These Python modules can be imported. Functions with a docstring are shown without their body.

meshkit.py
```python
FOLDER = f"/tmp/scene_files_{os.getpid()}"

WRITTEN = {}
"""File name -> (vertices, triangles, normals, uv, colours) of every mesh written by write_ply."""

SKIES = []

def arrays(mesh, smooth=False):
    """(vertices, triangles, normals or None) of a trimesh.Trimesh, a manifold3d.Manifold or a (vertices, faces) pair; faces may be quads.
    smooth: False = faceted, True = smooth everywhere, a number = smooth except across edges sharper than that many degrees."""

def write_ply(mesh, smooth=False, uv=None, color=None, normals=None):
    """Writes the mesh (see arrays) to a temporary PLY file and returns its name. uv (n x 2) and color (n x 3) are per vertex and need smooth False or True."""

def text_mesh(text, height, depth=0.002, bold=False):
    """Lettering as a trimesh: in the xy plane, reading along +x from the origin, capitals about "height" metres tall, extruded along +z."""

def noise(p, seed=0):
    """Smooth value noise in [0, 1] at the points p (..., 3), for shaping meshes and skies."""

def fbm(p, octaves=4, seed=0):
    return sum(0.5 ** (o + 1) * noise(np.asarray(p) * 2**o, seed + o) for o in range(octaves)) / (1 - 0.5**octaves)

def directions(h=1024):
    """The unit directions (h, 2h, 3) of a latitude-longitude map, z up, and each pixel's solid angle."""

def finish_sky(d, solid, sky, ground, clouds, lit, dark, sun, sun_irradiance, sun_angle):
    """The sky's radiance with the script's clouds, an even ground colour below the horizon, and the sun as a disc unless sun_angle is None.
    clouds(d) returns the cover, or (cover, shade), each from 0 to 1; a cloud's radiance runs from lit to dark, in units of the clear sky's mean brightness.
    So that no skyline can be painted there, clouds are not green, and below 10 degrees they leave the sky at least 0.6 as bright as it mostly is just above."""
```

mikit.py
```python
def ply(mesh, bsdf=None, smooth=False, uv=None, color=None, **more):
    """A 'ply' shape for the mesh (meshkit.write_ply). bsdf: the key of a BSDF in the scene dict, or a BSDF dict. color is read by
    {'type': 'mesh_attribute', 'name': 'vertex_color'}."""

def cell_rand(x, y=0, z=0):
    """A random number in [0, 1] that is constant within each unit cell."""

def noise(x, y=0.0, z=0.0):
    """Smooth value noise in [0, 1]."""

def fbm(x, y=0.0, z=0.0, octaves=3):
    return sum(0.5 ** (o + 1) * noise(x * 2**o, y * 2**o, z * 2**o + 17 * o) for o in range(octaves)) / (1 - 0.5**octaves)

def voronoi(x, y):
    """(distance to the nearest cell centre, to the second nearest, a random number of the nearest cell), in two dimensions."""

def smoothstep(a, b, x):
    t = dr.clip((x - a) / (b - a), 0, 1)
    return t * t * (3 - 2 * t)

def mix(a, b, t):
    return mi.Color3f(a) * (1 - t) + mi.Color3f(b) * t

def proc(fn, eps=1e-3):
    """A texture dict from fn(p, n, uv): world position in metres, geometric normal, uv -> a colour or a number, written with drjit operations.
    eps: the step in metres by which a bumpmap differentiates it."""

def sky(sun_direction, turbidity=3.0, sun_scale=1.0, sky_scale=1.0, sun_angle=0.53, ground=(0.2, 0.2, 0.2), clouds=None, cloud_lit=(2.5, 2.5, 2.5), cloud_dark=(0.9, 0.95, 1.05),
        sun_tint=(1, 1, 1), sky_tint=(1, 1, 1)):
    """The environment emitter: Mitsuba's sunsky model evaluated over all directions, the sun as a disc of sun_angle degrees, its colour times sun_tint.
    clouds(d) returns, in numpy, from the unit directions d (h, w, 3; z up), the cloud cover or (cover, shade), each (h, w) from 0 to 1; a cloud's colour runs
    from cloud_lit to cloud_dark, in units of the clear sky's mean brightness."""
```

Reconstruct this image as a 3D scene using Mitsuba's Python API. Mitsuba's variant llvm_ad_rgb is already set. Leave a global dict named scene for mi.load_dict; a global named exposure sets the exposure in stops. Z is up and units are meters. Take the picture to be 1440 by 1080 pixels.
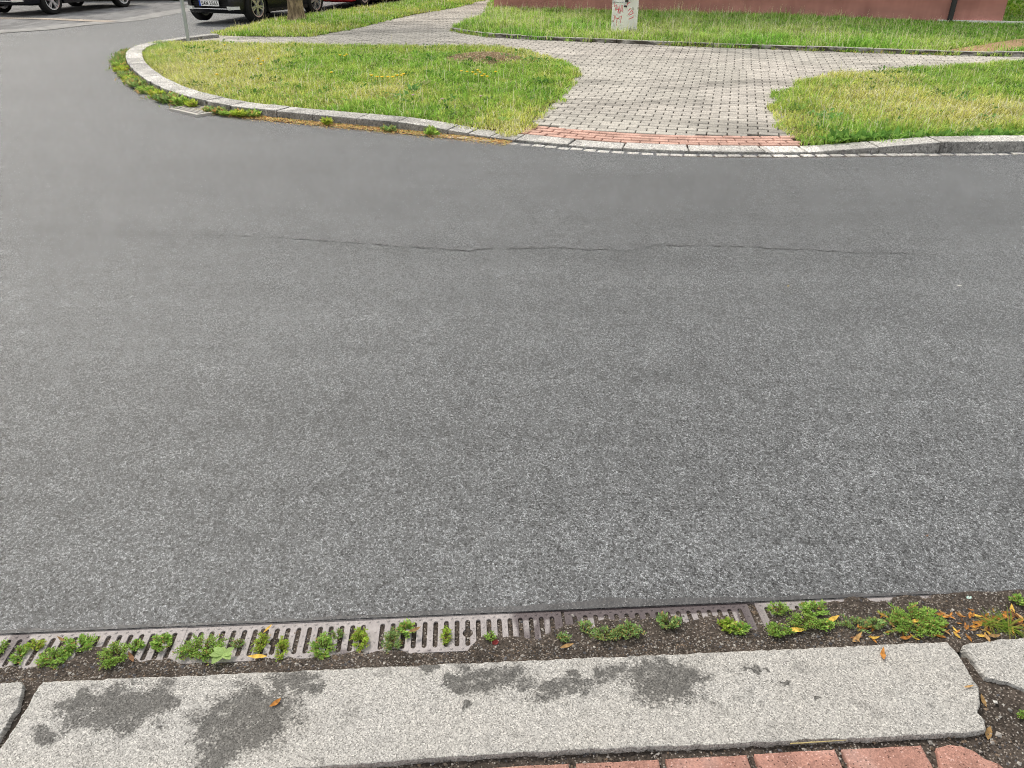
import math, random
import numpy as np, trimesh, shapely
import drjit as dr, mitsuba as mi, mikit, meshkit
import manifold3d as m3
from shapely.geometry import Polygon, LineString, Point, box as sbox
from shapely import affinity
from mikit import proc, noise, fbm, voronoi, cell_rand, smoothstep, mix

Tm = mi.ScalarTransform4f
scene, labels = {}, {}
RNG = np.random.default_rng(7)

# ------------------------------------------------------------------ camera, sky, exposure
EYE, PITCH = 1.66, math.radians(29.6)
scene['camera'] = {'type': 'perspective', 'fov': 2 * math.degrees(math.atan(720 / 1082)), 'fov_axis': 'x', 'near_clip': 0.05, 'far_clip': 2000.0,
                   'to_world': Tm().look_at(origin=[0, 0, EYE], target=[0, math.cos(PITCH), EYE - math.sin(PITCH)], up=[0, 0, 1])}
exposure = 2.2
def cloud_cover(d):
    return np.ones(d.shape[:2]), np.clip(meshkit.fbm(d * 2.2 + 3, 4, 5) * 1.1 - 0.25, 0, 1) * 0.55
scene['sky'] = mikit.sky([-0.42, 0.5, 0.76], turbidity=3, sun_scale=0.46, sun_angle=14, sun_tint=(.89, .98, 1.13), clouds=cloud_cover,
                         cloud_lit=(2.45, 2.45, 2.42), cloud_dark=(1.1, 1.13, 1.2))

# ------------------------------------------------------------------ site plan (metres; x right, y away from the near pavement)
PLAN = {
    'near_stone': [(-1.195, 1.239), (-1.2, 1.29), (-1.198, 1.333), (-0.77, 1.355), (-0.037, 1.396), (0.529, 1.426), (1.156, 1.463), (1.175, 1.46), (1.184, 1.431), (1.184, 1.366), (1.182, 1.314), (1.166, 1.276), (1.14, 1.241), (1.149, 1.221), (1.135, 1.197), (1.113, 1.188), (0.883, 1.174), (0.655, 1.165), (0.468, 1.154), (0.154, 1.141), (-0.132, 1.123), (-0.391, 1.103), (-0.519, 1.093), (-0.833, 1.068), (-1.203, 1.043), (-1.207, 1.103), (-1.196, 1.156)],
    'near_stone_left': [(-2.454, 1.225), (-1.321, 1.327), (-1.256, 1.333), (-1.242, 1.324), (-1.22, 1.259), (-1.219, 1.211), (-1.214, 1.158), (-1.24, 1.027), (-2.327, 0.919)],
    'near_stone_right': [(1.208, 1.448), (1.23, 1.458), (1.391, 1.477), (2.329, 1.531), (2.319, 1.329), (1.486, 1.276), (1.338, 1.294), (1.292, 1.307), (1.262, 1.333), (1.214, 1.346), (1.212, 1.394)],
    'red_joint': [(-0.065, 1.1), (0.144, 1.112), (0.343, 1.125), (0.557, 1.143), (0.767, 1.148), (0.978, 1.161)],
    'red_last': [(0.996, 1.15), (1.03, 1.158), (1.057, 1.156), (1.083, 1.141), (1.095, 1.123), (1.121, 1.11), (1.135, 1.091), (1.124, 1.06), (0.974, 1.06), (0.984, 1.108)],
    'grate_line': [(-1.421, 1.512), (-0.142, 1.583), (1.171, 1.66)],
    'grate_low': [(-0.135, 1.455)],
    'grate_mid': [(-1.173, 1.465), (-0.654, 1.495), (-0.123, 1.517), (0.42, 1.546), (0.976, 1.577)],
    'soil_pit': [(1.021, 1.158), (1.127, 1.225), (1.205, 1.329), (1.305, 1.329), (1.811, 1.373), (1.441, 0.904), (1.059, 0.904), (1.132, 1.086)],
    'kerb_top': [(-5.794, 16.337), (-6.102, 16.039), (-6.253, 15.717), (-6.398, 15.405), (-6.574, 14.793), (-6.565, 14.39), (-6.287, 13.526), (-5.869, 12.668), (-5.008, 11.121), (-4.518, 10.375), (-4.02, 9.77), (-3.547, 9.317), (-3.169, 9.105), (-2.83, 8.904), (-2.564, 8.787), (-2.142, 8.6), (-1.639, 8.387), (-1.188, 8.183), (-0.856, 7.987)],
    'kerb_low': [(-0.634, 8.048), (-0.427, 7.924), (-0.21, 7.803), (0.0, 7.627), (0.52, 7.476), (1.032, 7.356), (1.635, 7.212), (2.33, 7.128), (2.718, 7.128)],
    'kerb_right': [(3.361, 7.273), (3.935, 7.259), (4.746, 7.259), (5.82, 7.287), (7.193, 7.345)],
    'verge_left': [(-6.584, 14.797), (-6.402, 15.397), (-5.802, 15.187), (-4.52, 14.776), (-2.906, 14.228), (-1.934, 14.199), (-0.967, 14.199), (-0.24, 14.11), (0.233, 13.679), (0.749, 12.452), (0.889, 11.415), (0.768, 10.63), (0.609, 9.938), (0.311, 8.775), (0.109, 8.149), (-0.035, 7.865)],
    'verge_right': [(2.801, 7.384), (2.802, 8.149), (3.055, 9.241), (3.334, 10.032), (3.844, 10.789), (4.542, 11.415), (5.362, 11.721), (6.327, 12.043), (7.702, 12.452), (9.718, 12.887)],
    'verge_house': [(-1.166, 16.466), (-1.135, 17.079), (-0.92, 18.297), (-0.543, 19.692)],
    'edging': [(-1.183, 16.693), (-0.864, 16.231), (-0.399, 15.686), (0.261, 15.376), (2.012, 14.788), (4.321, 14.067), (6.464, 13.488), (8.133, 13.177), (9.732, 12.878)],
    'verge_tree': [(-5.774, 16.549), (-4.908, 16.126), (-3.882, 15.943), (-3.544, 16.471), (-3.097, 17.545), (-2.694, 18.933), (-2.258, 20.036), (-1.534, 21.696), (-0.94, 23.65)],
    'verge_tree_back': [(-5.925, 16.708), (-5.877, 17.35), (-5.71, 17.861), (-5.45, 18.833), (-4.735, 20.632), (-3.624, 21.782), (-2.926, 23.538)],
    'house': [(10.299, 17.828), (9.418, 18.816)],
    'strip': [(9.127, 17.499), (10.343, 17.052)],
    'dirt': [(7.137, 13.618), (7.983, 14.235), (9.209, 15.11), (8.554, 13.965), (7.572, 13.451), (7.228, 13.451)],
    'post': [(1.866, 16.005), (2.134, 15.674), (2.243, 15.893)],
    'pole': [(-5.954, 15.427)],
    'tree': [(-4.804, 18.932)],
    'wheels': [(-12.079, 22.428), (-11.241, 24.336), (-13.385, 22.651), (-7.139, 20.281), (-5.809, 19.339), (-5.093, 21.57), (-4.402, 22.711), (-10.364, 26.583), (-5.07, 22.377)],
    'lane_edge': [(-12.345, 15.792), (-10.913, 17.966), (-10.319, 18.562), (-10.09, 19.362), (-9.322, 20.599), (-9.091, 23.831), (-8.771, 25.125)],
    'lane_rim': [(-16.454, 21.375), (-12.762, 21.176), (-11.595, 20.98), (-10.098, 20.413), (-9.503, 20.23)],
    'zone_line': [(0.0, 12.594), (1.898, 12.247), (3.361, 12.114), (4.753, 11.983)],
    'red_top': [(0.11, 8.209), (1.134, 7.893), (2.376, 7.773), (2.802, 7.685)],
    'far_grate': [(-3.91, 9.318), (-3.39, 8.881), (-3.29, 9.109), (-3.747, 9.438)],
    'mound': [(-0.439, 12.814), (0.054, 12.595), (-0.417, 12.108)],
    'crack': [(-2.642, 4.928), (-2.123, 4.928), (-1.588, 4.87), (-1.151, 4.786), (-0.726, 4.705), (-0.268, 4.625), (0.0, 4.651), (0.36, 4.651), (0.716, 4.625), (0.953, 4.705), (1.271, 4.705), (1.708, 4.651), (2.128, 4.574), (2.559, 4.548), (3.126, 4.535)],
    'tar': [(-1.614, 1.507), (-1.434, 1.535), (-1.143, 1.553), (-0.688, 1.575), (-0.164, 1.612), (0.294, 1.669), (0.586, 1.66), (0.901, 1.666), (1.202, 1.68), (1.498, 1.646)],
    'setts': [(-1.165, 8.12), (-0.567, 7.874), (-0.139, 7.727), (0.273, 7.552), (1.069, 7.374), (1.842, 7.245), (2.675, 7.175), (3.907, 7.161), (4.681, 7.147)],
    'flowers_mid': [(-1.804, 10.483), (-1.715, 10.379), (-1.652, 10.379), (-1.58, 10.379), (-1.517, 10.379), (-1.476, 10.483), (-1.421, 10.483), (-1.407, 10.589)],
    'flowers_right': [(-0.678, 10.862), (-0.599, 10.807), (-0.522, 10.752), (-0.463, 10.919), (-0.429, 10.752), (-0.368, 10.589), (-0.326, 10.431), (-0.392, 10.483), (-0.478, 10.589), (-0.225, 10.807)],
    'flowers_left': [(-2.557, 12.314), (-2.48, 12.242), (-2.474, 12.383), (-2.369, 10.753), (-3.498, 11.487), (-3.559, 11.81), (-3.689, 12.018), (-4.7, 13.644), (-3.9, 11.829), (-3.829, 10.627)],
    'clover': [(-0.365, 9.223), (-0.79, 9.059), (-1.145, 9.306)],
    'weeds': [(-1.389, 1.465, 0.015, 0.027, 0), (-1.325, 1.439, 0.018, 0.042, 0), (-1.296, 1.474, 0.022, 0.018, 1), (-1.226, 1.426, 0.042, 0.038, 0), (-1.183, 1.47, 0.043, 0.033, 0), (-1.062, 1.43, 0.038, 0.052, 0), (-1.025, 1.473, 0.021, 0.02, 0), (-0.958, 1.48, 0.027, 0.033, 0), (-0.84, 1.459, 0.064, 0.053, 0), (-0.749, 1.479, 0.017, 0.018, 2), (-0.685, 1.478, 0.022, 0.037, 1), (-0.623, 1.457, 0.017, 0.045, 1), (-0.516, 1.462, 0.035, 0.045, 0), (-0.483, 1.511, 0.018, 0.02, 2), (-0.416, 1.489, 0.025, 0.042, 1), (-0.328, 1.487, 0.027, 0.046, 2), (-0.294, 1.527, 0.022, 0.031, 0), (-0.181, 1.504, 0.016, 0.036, 1), (-0.059, 1.494, 0.014, 0.018, 0), (0.143, 1.491, 0.017, 0.02, 2), (0.204, 1.527, 0.022, 0.025, 2), (0.255, 1.499, 0.037, 0.03, 2), (0.321, 1.51, 0.04, 0.034, 2), (0.44, 1.545, 0.032, 0.031, 2), (0.603, 1.533, 0.026, 0.029, 1), (0.638, 1.524, 0.032, 0.021, 0), (0.761, 1.595, 0.032, 0.028, 0), (0.737, 1.515, 0.037, 0.028, 0), (0.862, 1.594, 0.045, 0.03, 0), (0.82, 1.547, 0.05, 0.033, 0), (0.877, 1.537, 0.028, 0.019, 0), (0.957, 1.537, 0.04, 0.031, 2), (1.018, 1.541, 0.024, 0.023, 2), (1.133, 1.553, 0.091, 0.055, 0), (1.469, 1.631, 0.023, 0.02, 0), (1.254, 1.237, 0.018, 0.014, 0)],
    'broadleaf': [(-0.773, 1.434), (1.344, 1.543), (1.385, 1.53)],
    'leaves': [(0.98, 1.415, 0.024, 70, 0, 0.03), (-0.585, 1.265, 0.018, 50, 0, 0.03), (1.155, 1.314, 0.016, 10, 1, 0.03), (-0.681, 1.428, 0.028, 0, 2, 0.006), (-0.674, 1.514, 0.018, 60, 2, 0.02), (-0.269, 1.509, 0.02, 30, 1, 0.02), (0.149, 1.463, 0.022, 20, 1, 0.008), (0.902, 1.557, 0.03, 30, 2, 0.01), (0.789, 1.518, 0.028, -5, 2, 0.008), (0.945, 1.487, 0.028, 40, 1, 0.008), (1.182, 1.285, 0.022, 80, 1, 0.012), (1.146, 1.193, 0.024, 55, 1, 0.012), (-1.216, 1.467, 0.018, -25, 1, 0.03), (-1.018, 1.428, 0.024, -50, 3, 0.006)],
    'bits': [(2.514, 4.031), (1.342, 1.921), (1.551, 4.031), (1.337, 1.649)],
    'red_leaf': [(-0.045, 1.48)],
    'pile': [(1.439, 1.565, 0.039, -75, 1), (1.139, 1.557, 0.036, 7, 2), (1.383, 1.505, 0.024, 52, 3), (1.428, 1.546, 0.016, 0, 3), (1.192, 1.541, 0.039, -27, 0), (1.204, 1.535, 0.038, 14, 0), (1.305, 1.576, 0.018, 34, 0), (1.406, 1.561, 0.033, -82, 3), (1.411, 1.543, 0.035, -40, 3), (1.177, 1.502, 0.037, -18, 1), (1.083, 1.511, 0.023, 67, 0), (1.218, 1.582, 0.032, 4, 3), (1.321, 1.578, 0.03, -23, 2), (1.277, 1.582, 0.018, -77, 1), (1.156, 1.587, 0.031, -2, 2), (1.227, 1.503, 0.028, -73, 2), (0.991, 1.49, 0.033, 1, 2), (1.311, 1.525, 0.02, -37, 1), (1.142, 1.521, 0.035, 57, 2), (1.389, 1.517, 0.027, 62, 2), (1.208, 1.541, 0.026, -69, 2), (1.429, 1.524, 0.022, 24, 3), (1.32, 1.511, 0.034, -74, 2), (1.07, 1.56, 0.027, 59, 3), (1.436, 1.519, 0.035, -19, 0), (1.147, 1.566, 0.034, -21, 3), (1.335, 1.526, 0.038, 34, 3), (1.268, 1.535, 0.03, 69, 1), (1.159, 1.557, 0.022, -39, 2), (1.301, 1.488, 0.034, 84, 1), (1.253, 1.492, 0.03, -86, 0), (1.446, 1.528, 0.038, -86, 2), (1.431, 1.532, 0.036, -36, 0), (1.301, 1.499, 0.029, -43, 1), (1.406, 1.55, 0.028, 70, 0), (1.304, 1.58, 0.032, 58, 2), (1.407, 1.534, 0.033, 81, 3), (1.403, 1.568, 0.035, -49, 0), (1.176, 1.534, 0.035, -37, 2), (1.323, 1.495, 0.037, 1, 1), (1.429, 1.548, 0.04, 38, 0), (1.232, 1.583, 0.038, -44, 1), (1.051, 1.575, 0.035, -45, 2), (1.115, 1.557, 0.035, -59, 3), (1.27, 1.541, 0.025, 71, 3), (1.32, 1.553, 0.015, -47, 0), (1.435, 1.573, 0.024, -64, 0), (1.429, 1.589, 0.033, 68, 3), (1.251, 1.582, 0.021, 46, 1), (1.276, 1.579, 0.031, -45, 3), (0.944, 1.492, 0.037, 5, 3), (1.421, 1.551, 0.036, 10, 2), (1.351, 1.58, 0.024, 36, 3), (1.412, 1.566, 0.018, 87, 3), (1.19, 1.561, 0.014, -12, 0), (1.165, 1.55, 0.038, -89, 3), (1.296, 1.542, 0.026, 63, 2), (1.31, 1.541, 0.029, 41, 1), (1.205, 1.518, 0.033, -65, 1), (1.351, 1.553, 0.015, 32, 1), (1.433, 1.58, 0.038, -89, 3), (1.256, 1.548, 0.017, -11, 3), (1.16, 1.541, 0.026, -74, 0), (0.99, 1.487, 0.031, -74, 0), (1.27, 1.531, 0.026, 44, 0), (1.291, 1.53, 0.033, 17, 1), (1.301, 1.554, 0.013, 88, 3), (1.415, 1.568, 0.02, 10, 1), (1.244, 1.568, 0.021, -47, 2), (1.003, 1.498, 0.012, 22, 2), (1.043, 1.515, 0.026, 18, 3), (0.964, 1.531, 0.013, 73, 1), (1.089, 1.582, 0.036, 64, 1), (1.359, 1.563, 0.028, 42, 2), (1.212, 1.553, 0.013, -22, 3), (0.945, 1.483, 0.03, 85, 1), (1.006, 1.529, 0.032, 56, 0), (1.337, 1.551, 0.039, -18, 0), (1.383, 1.599, 0.019, 74, 2), (1.271, 1.563, 0.021, 76, 3), (1.163, 1.521, 0.019, 16, 2), (1.183, 1.564, 0.034, -34, 3), (1.41, 1.589, 0.03, -7, 2), (1.437, 1.601, 0.037, 72, 2), (1.317, 1.6, 0.017, -24, 0), (1.234, 1.516, 0.028, 31, 3), (1.184, 1.586, 0.015, 89, 0), (1.372, 1.562, 0.033, 5, 0), (1.212, 1.521, 0.014, 23, 0), (1.105, 1.493, 0.032, -55, 2), (1.08, 1.493, 0.037, 10, 0), (1.369, 1.565, 0.034, -22, 0), (1.11, 1.568, 0.026, -18, 1), (1.047, 1.57, 0.012, 29, 0), (0.979, 1.53, 0.034, 2, 3), (1.341, 1.563, 0.034, -50, 0), (1.44, 1.526, 0.023, -73, 0), (1.304, 1.503, 0.025, 60, 2), (1.398, 1.573, 0.033, 55, 3), (1.149, 1.522, 0.013, 72, 2), (1.23, 1.574, 0.031, -5, 0), (1.066, 1.544, 0.036, 85, 1), (1.313, 1.579, 0.023, 56, 3), (1.129, 1.52, 0.02, -70, 1), (1.138, 1.532, 0.04, -50, 3), (0.995, 1.552, 0.018, 50, 3), (0.991, 1.532, 0.04, 47, 3), (1.461, 1.567, 0.016, -38, 1), (1.359, 1.546, 0.013, 12, 2), (1.307, 1.549, 0.033, 6, 0), (1.275, 1.52, 0.014, -28, 3), (1.192, 1.579, 0.023, 51, 0), (0.948, 1.555, 0.015, 18, 3), (1.232, 1.523, 0.022, -79, 2), (1.326, 1.539, 0.036, 68, 3), (1.29, 1.536, 0.015, -67, 2), (1.29, 1.499, 0.026, -11, 2), (1.1, 1.518, 0.029, 45, 3), (1.293, 1.537, 0.029, 3, 0), (0.996, 1.535, 0.025, -6, 2)],
    'stains': [(-0.971, 1.251, 0.165, 0.089), (-1.079, 1.276, 0.063, 0.029), (-0.879, 1.271, 0.074, 0.071), (-0.637, 1.229, 0.159, 0.119), (-0.713, 1.186, 0.06, 0.044), (-0.556, 1.322, 0.077, 0.06), (-0.671, 1.135, 0.066, 0.057), (-0.055, 1.34, 0.125, 0.058), (-0.145, 1.324, 0.047, 0.03), (0.107, 1.303, 0.09, 0.039), (0.172, 1.333, 0.039, 0.025), (0.248, 1.362, 0.052, 0.036), (0.39, 1.333, 0.12, 0.091), (-1.12, 1.186, 0.06, 0.026), (-0.212, 1.369, 0.02, 0.016), (-0.131, 1.245, 0.019, 0.018), (0.637, 1.373, 0.027, 0.01), (0.683, 1.329, 0.039, 0.015), (0.761, 1.276, 0.019, 0.012)],
    'kerb_weeds': [(-5.981, 12.576, 0.113, 0.49, 0), (-5.736, 12.069, 0.119, 0.449, 1), (-5.507, 11.664, 0.125, 0.419, 2), (-5.336, 11.408, 0.122, 0.4, 0), (-5.179, 11.201, 0.13, 0.433, 1), (-4.916, 10.85, 0.135, 0.406, 2), (-4.635, 10.437, 0.111, 0.333, 0), (-4.261, 10.129, 0.108, 0.312, 1), (-4.043, 9.829, 0.123, 0.332, 2), (-3.854, 9.619, 0.102, 0.282, 0), (-3.672, 9.46, 0.076, 0.238, 1), (-3.282, 9.235, 0.098, 0.26, 2), (-3.095, 9.076, 0.113, 0.251, 0), (-2.944, 8.973, 0.096, 0.214, 1), (-2.79, 9.05, 0.04, 0.123, 2), (-2.7, 9.074, 0.04, 0.155, 0), (-1.918, 8.502, 0.03, 0.111, 1), (-1.238, 8.234, 0.037, 0.183, 2), (-0.761, 8.076, 0.037, 0.101, 0)],
    'far_litter': [(-4.451, 10.271), (-3.074, 8.878), (-2.465, 8.657), (-1.871, 8.38), (-1.19, 8.152), (-0.567, 7.874), (0.0, 7.669)],
}

# ------------------------------------------------------------------ terrain: flat carriageway, ground beyond the far kerb climbs gently
def sstep(a, b, x):
    t = np.clip((x - a) / (b - a), 0, 1)
    return t * t * (3 - 2 * t)
def T(x, y):
    x, y = np.asarray(x, float), np.asarray(y, float)
    yy = np.minimum(y, 60.0)
    return (.008 + .012 * sstep(-9, -2, x)) * np.maximum(0, yy - 7.6)

def key_for(name):
    if name not in scene and name not in labels: return name
    n = 1
    while f'{name}_{n:03d}' in scene or f'{name}_{n:03d}' in labels: n += 1
    return f'{name}_{n:03d}'
_count = {}
def new_key(name):
    n = _count.get(name, 0); _count[name] = n + 1
    return name if n == 0 else f'{name}_{n:03d}'
def put(name, mesh, bsdf, parent=None, label=None, cat=None, group=None, kind=None, **kw):
    key = new_key(f'{parent}__{name}' if parent else name)
    scene[key] = mikit.ply(mesh, bsdf, **kw)
    note(key, label, cat, group, kind)
    return key
def put_shared(name, shape, to_world, parent=None, label=None, cat=None, group=None, kind=None):
    key = new_key(f'{parent}__{name}' if parent else name)
    scene[key] = {**shape, 'to_world': to_world}
    note(key, label, cat, group, kind)
    return key
def note(key, label=None, cat=None, group=None, kind=None):
    d = {}
    if label: d['label'] = label
    if cat: d['category'] = cat
    if group: d['group'] = group
    if kind: d['kind'] = kind
    if d: labels[key] = d
def thing(name, label, cat, group=None):
    key = new_key(name); note(key, label, cat, group); return key

# ------------------------------------------------------------------ mesh helpers
def tri_poly(poly):
    v, f = trimesh.creation.triangulate_polygon(poly, engine='earcut')
    return np.asarray(v), np.asarray(f)
def polys(g):
    return [p for p in getattr(g, 'geoms', [g]) if p.geom_type == 'Polygon' and p.area > 1e-7]
def sheet(poly, z=0.0, cell=1.0):
    """A polygon laid on the terrain, cut into cells so that it follows it."""
    x0, y0, x1, y1 = poly.bounds
    V, F, at = [], [], 0
    for i in range(math.floor(x0 / cell), math.ceil(x1 / cell)):
        for j in range(math.floor(y0 / cell), math.ceil(y1 / cell)):
            for p in polys(poly.intersection(sbox(i * cell, j * cell, (i + 1) * cell, (j + 1) * cell))):
                v, f = tri_poly(p)
                if len(f) == 0: continue
                a = v[f[:, 0]]; b = v[f[:, 1]]; c = v[f[:, 2]]
                cr = (b - a)[:, 0] * (c - a)[:, 1] - (b - a)[:, 1] * (c - a)[:, 0]
                f = np.where(cr[:, None] < 0, f[:, ::-1], f)
                V.append(np.c_[v, T(v[:, 0], v[:, 1]) + z]); F.append(f + at); at += len(v)
    return np.vstack(V), np.vstack(F)
def resample(pts, step, closed=True):
    pts = np.asarray(pts, float)
    if closed: pts = np.vstack([pts, pts[:1]])
    out = []
    for a, b in zip(pts[:-1], pts[1:]):
        n = max(1, int(round(np.linalg.norm(b - a) / step)))
        out.append(a + (b - a) * (np.arange(n) / n)[:, None])
    out = np.vstack(out)
    return out if closed else np.vstack([out, pts[-1:]])
def ccw(p):
    p = np.asarray(p, float)
    a = np.sum(p[:, 0] * np.roll(p[:, 1], -1) - np.roll(p[:, 0], -1) * p[:, 1])
    return p if a > 0 else p[::-1]
def slab(outline, top, depth, c=0.006, lift=None):
    """A stone from its outline: flat top, rounded arris, sides down. top: a number or one per outline point."""
    o = ccw(outline); n = len(o)
    t = np.roll(o, -1, 0) - np.roll(o, 1, 0); t /= np.linalg.norm(t, axis=1, keepdims=True) + 1e-12
    inn = np.c_[-t[:, 1], t[:, 0]]
    top = np.broadcast_to(np.asarray(top, float), (n,))
    rings = [(0, -depth), (0, -c), (c * .3, -c * .3), (c, 0)]
    V = np.vstack([np.c_[o + inn * a, top + b] for a, b in rings])
    F = []
    for r in range(len(rings) - 1):
        i = np.arange(n); j = (i + 1) % n
        F += [np.c_[r * n + i, r * n + j, (r + 1) * n + j], np.c_[r * n + i, (r + 1) * n + j, (r + 1) * n + i]]
    inner = o + inn * c
    f = m3.triangulate([inner]) if hasattr(m3, 'triangulate') else None
    f = np.asarray(f)
    F.append(f + (len(rings) - 1) * n)
    return V, np.vstack(F)
def bx(cx, cy, cz, sx, sy, sz):
    m = trimesh.creation.box((sx, sy, sz)); m.apply_translation((cx, cy, cz)); return m
def cat(ms):
    return trimesh.util.concatenate([m if isinstance(m, trimesh.Trimesh) else trimesh.Trimesh(*m, process=False) for m in ms])
def mtx(x, y, z, rz=0.0, s=1.0, tilt=(0, 0)):
    return Tm().translate([float(x), float(y), float(z)]).rotate([0, 0, 1], float(rz)).rotate([1, 0, 0], float(tilt[0])).rotate([0, 1, 0], float(tilt[1])).scale(float(s))
def tube(pts, radii, sides=10, cap=True):
    p = np.asarray(pts, float); t = np.gradient(p, axis=0); t /= np.linalg.norm(t, axis=1, keepdims=True)
    a = np.cross(t, [0.31, 0.95, 0.05]); a /= np.linalg.norm(a, axis=1, keepdims=True); b = np.cross(t, a)
    an = np.arange(sides) * 2 * np.pi / sides; r = np.broadcast_to(radii, (len(p),))
    v = p[:, None] + r[:, None, None] * (np.cos(an)[None, :, None] * a[:, None] + np.sin(an)[None, :, None] * b[:, None])
    i, j = np.meshgrid(np.arange(len(p) - 1), np.arange(sides), indexing='ij'); k = (j + 1) % sides
    f = np.concatenate([np.stack([i * sides + j, i * sides + k, (i + 1) * sides + k], -1).reshape(-1, 3), np.stack([i * sides + j, (i + 1) * sides + k, (i + 1) * sides + j], -1).reshape(-1, 3)])
    v = v.reshape(-1, 3)
    if cap:
        n = len(v); v = np.vstack([v, p[:1], p[-1:]]); jj = np.arange(sides); kk = (jj + 1) % sides; e = (len(p) - 1) * sides
        f = np.vstack([f, np.c_[kk, jj, jj * 0 + n], np.c_[e + jj, e + kk, jj * 0 + n + 1]])
    m = trimesh.Trimesh(v, f, process=False); m.fix_normals(); return m

# ------------------------------------------------------------------ materials
def rgb(*c): return {'type': 'rgb', 'value': list(c)}
def plain(name, col, rough=.6, spec=.4, **kw):
    scene[name] = {'type': 'twosided', 'bsdf': {'type': 'principled', 'base_color': col if isinstance(col, dict) else rgb(*col), 'roughness': rough, 'specular': spec, **kw}}
def bumpy(name, col, height, rough=.8, spec=.3, eps=.001, **kw):
    scene[name] = {'type': 'twosided', 'bsdf': {'type': 'bumpmap', 'tex': proc(height, eps), 'scale': 1.0,
                   'bsdf': {'type': 'principled', 'base_color': proc(col), 'roughness': rough, 'specular': spec, **kw}}}

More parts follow.
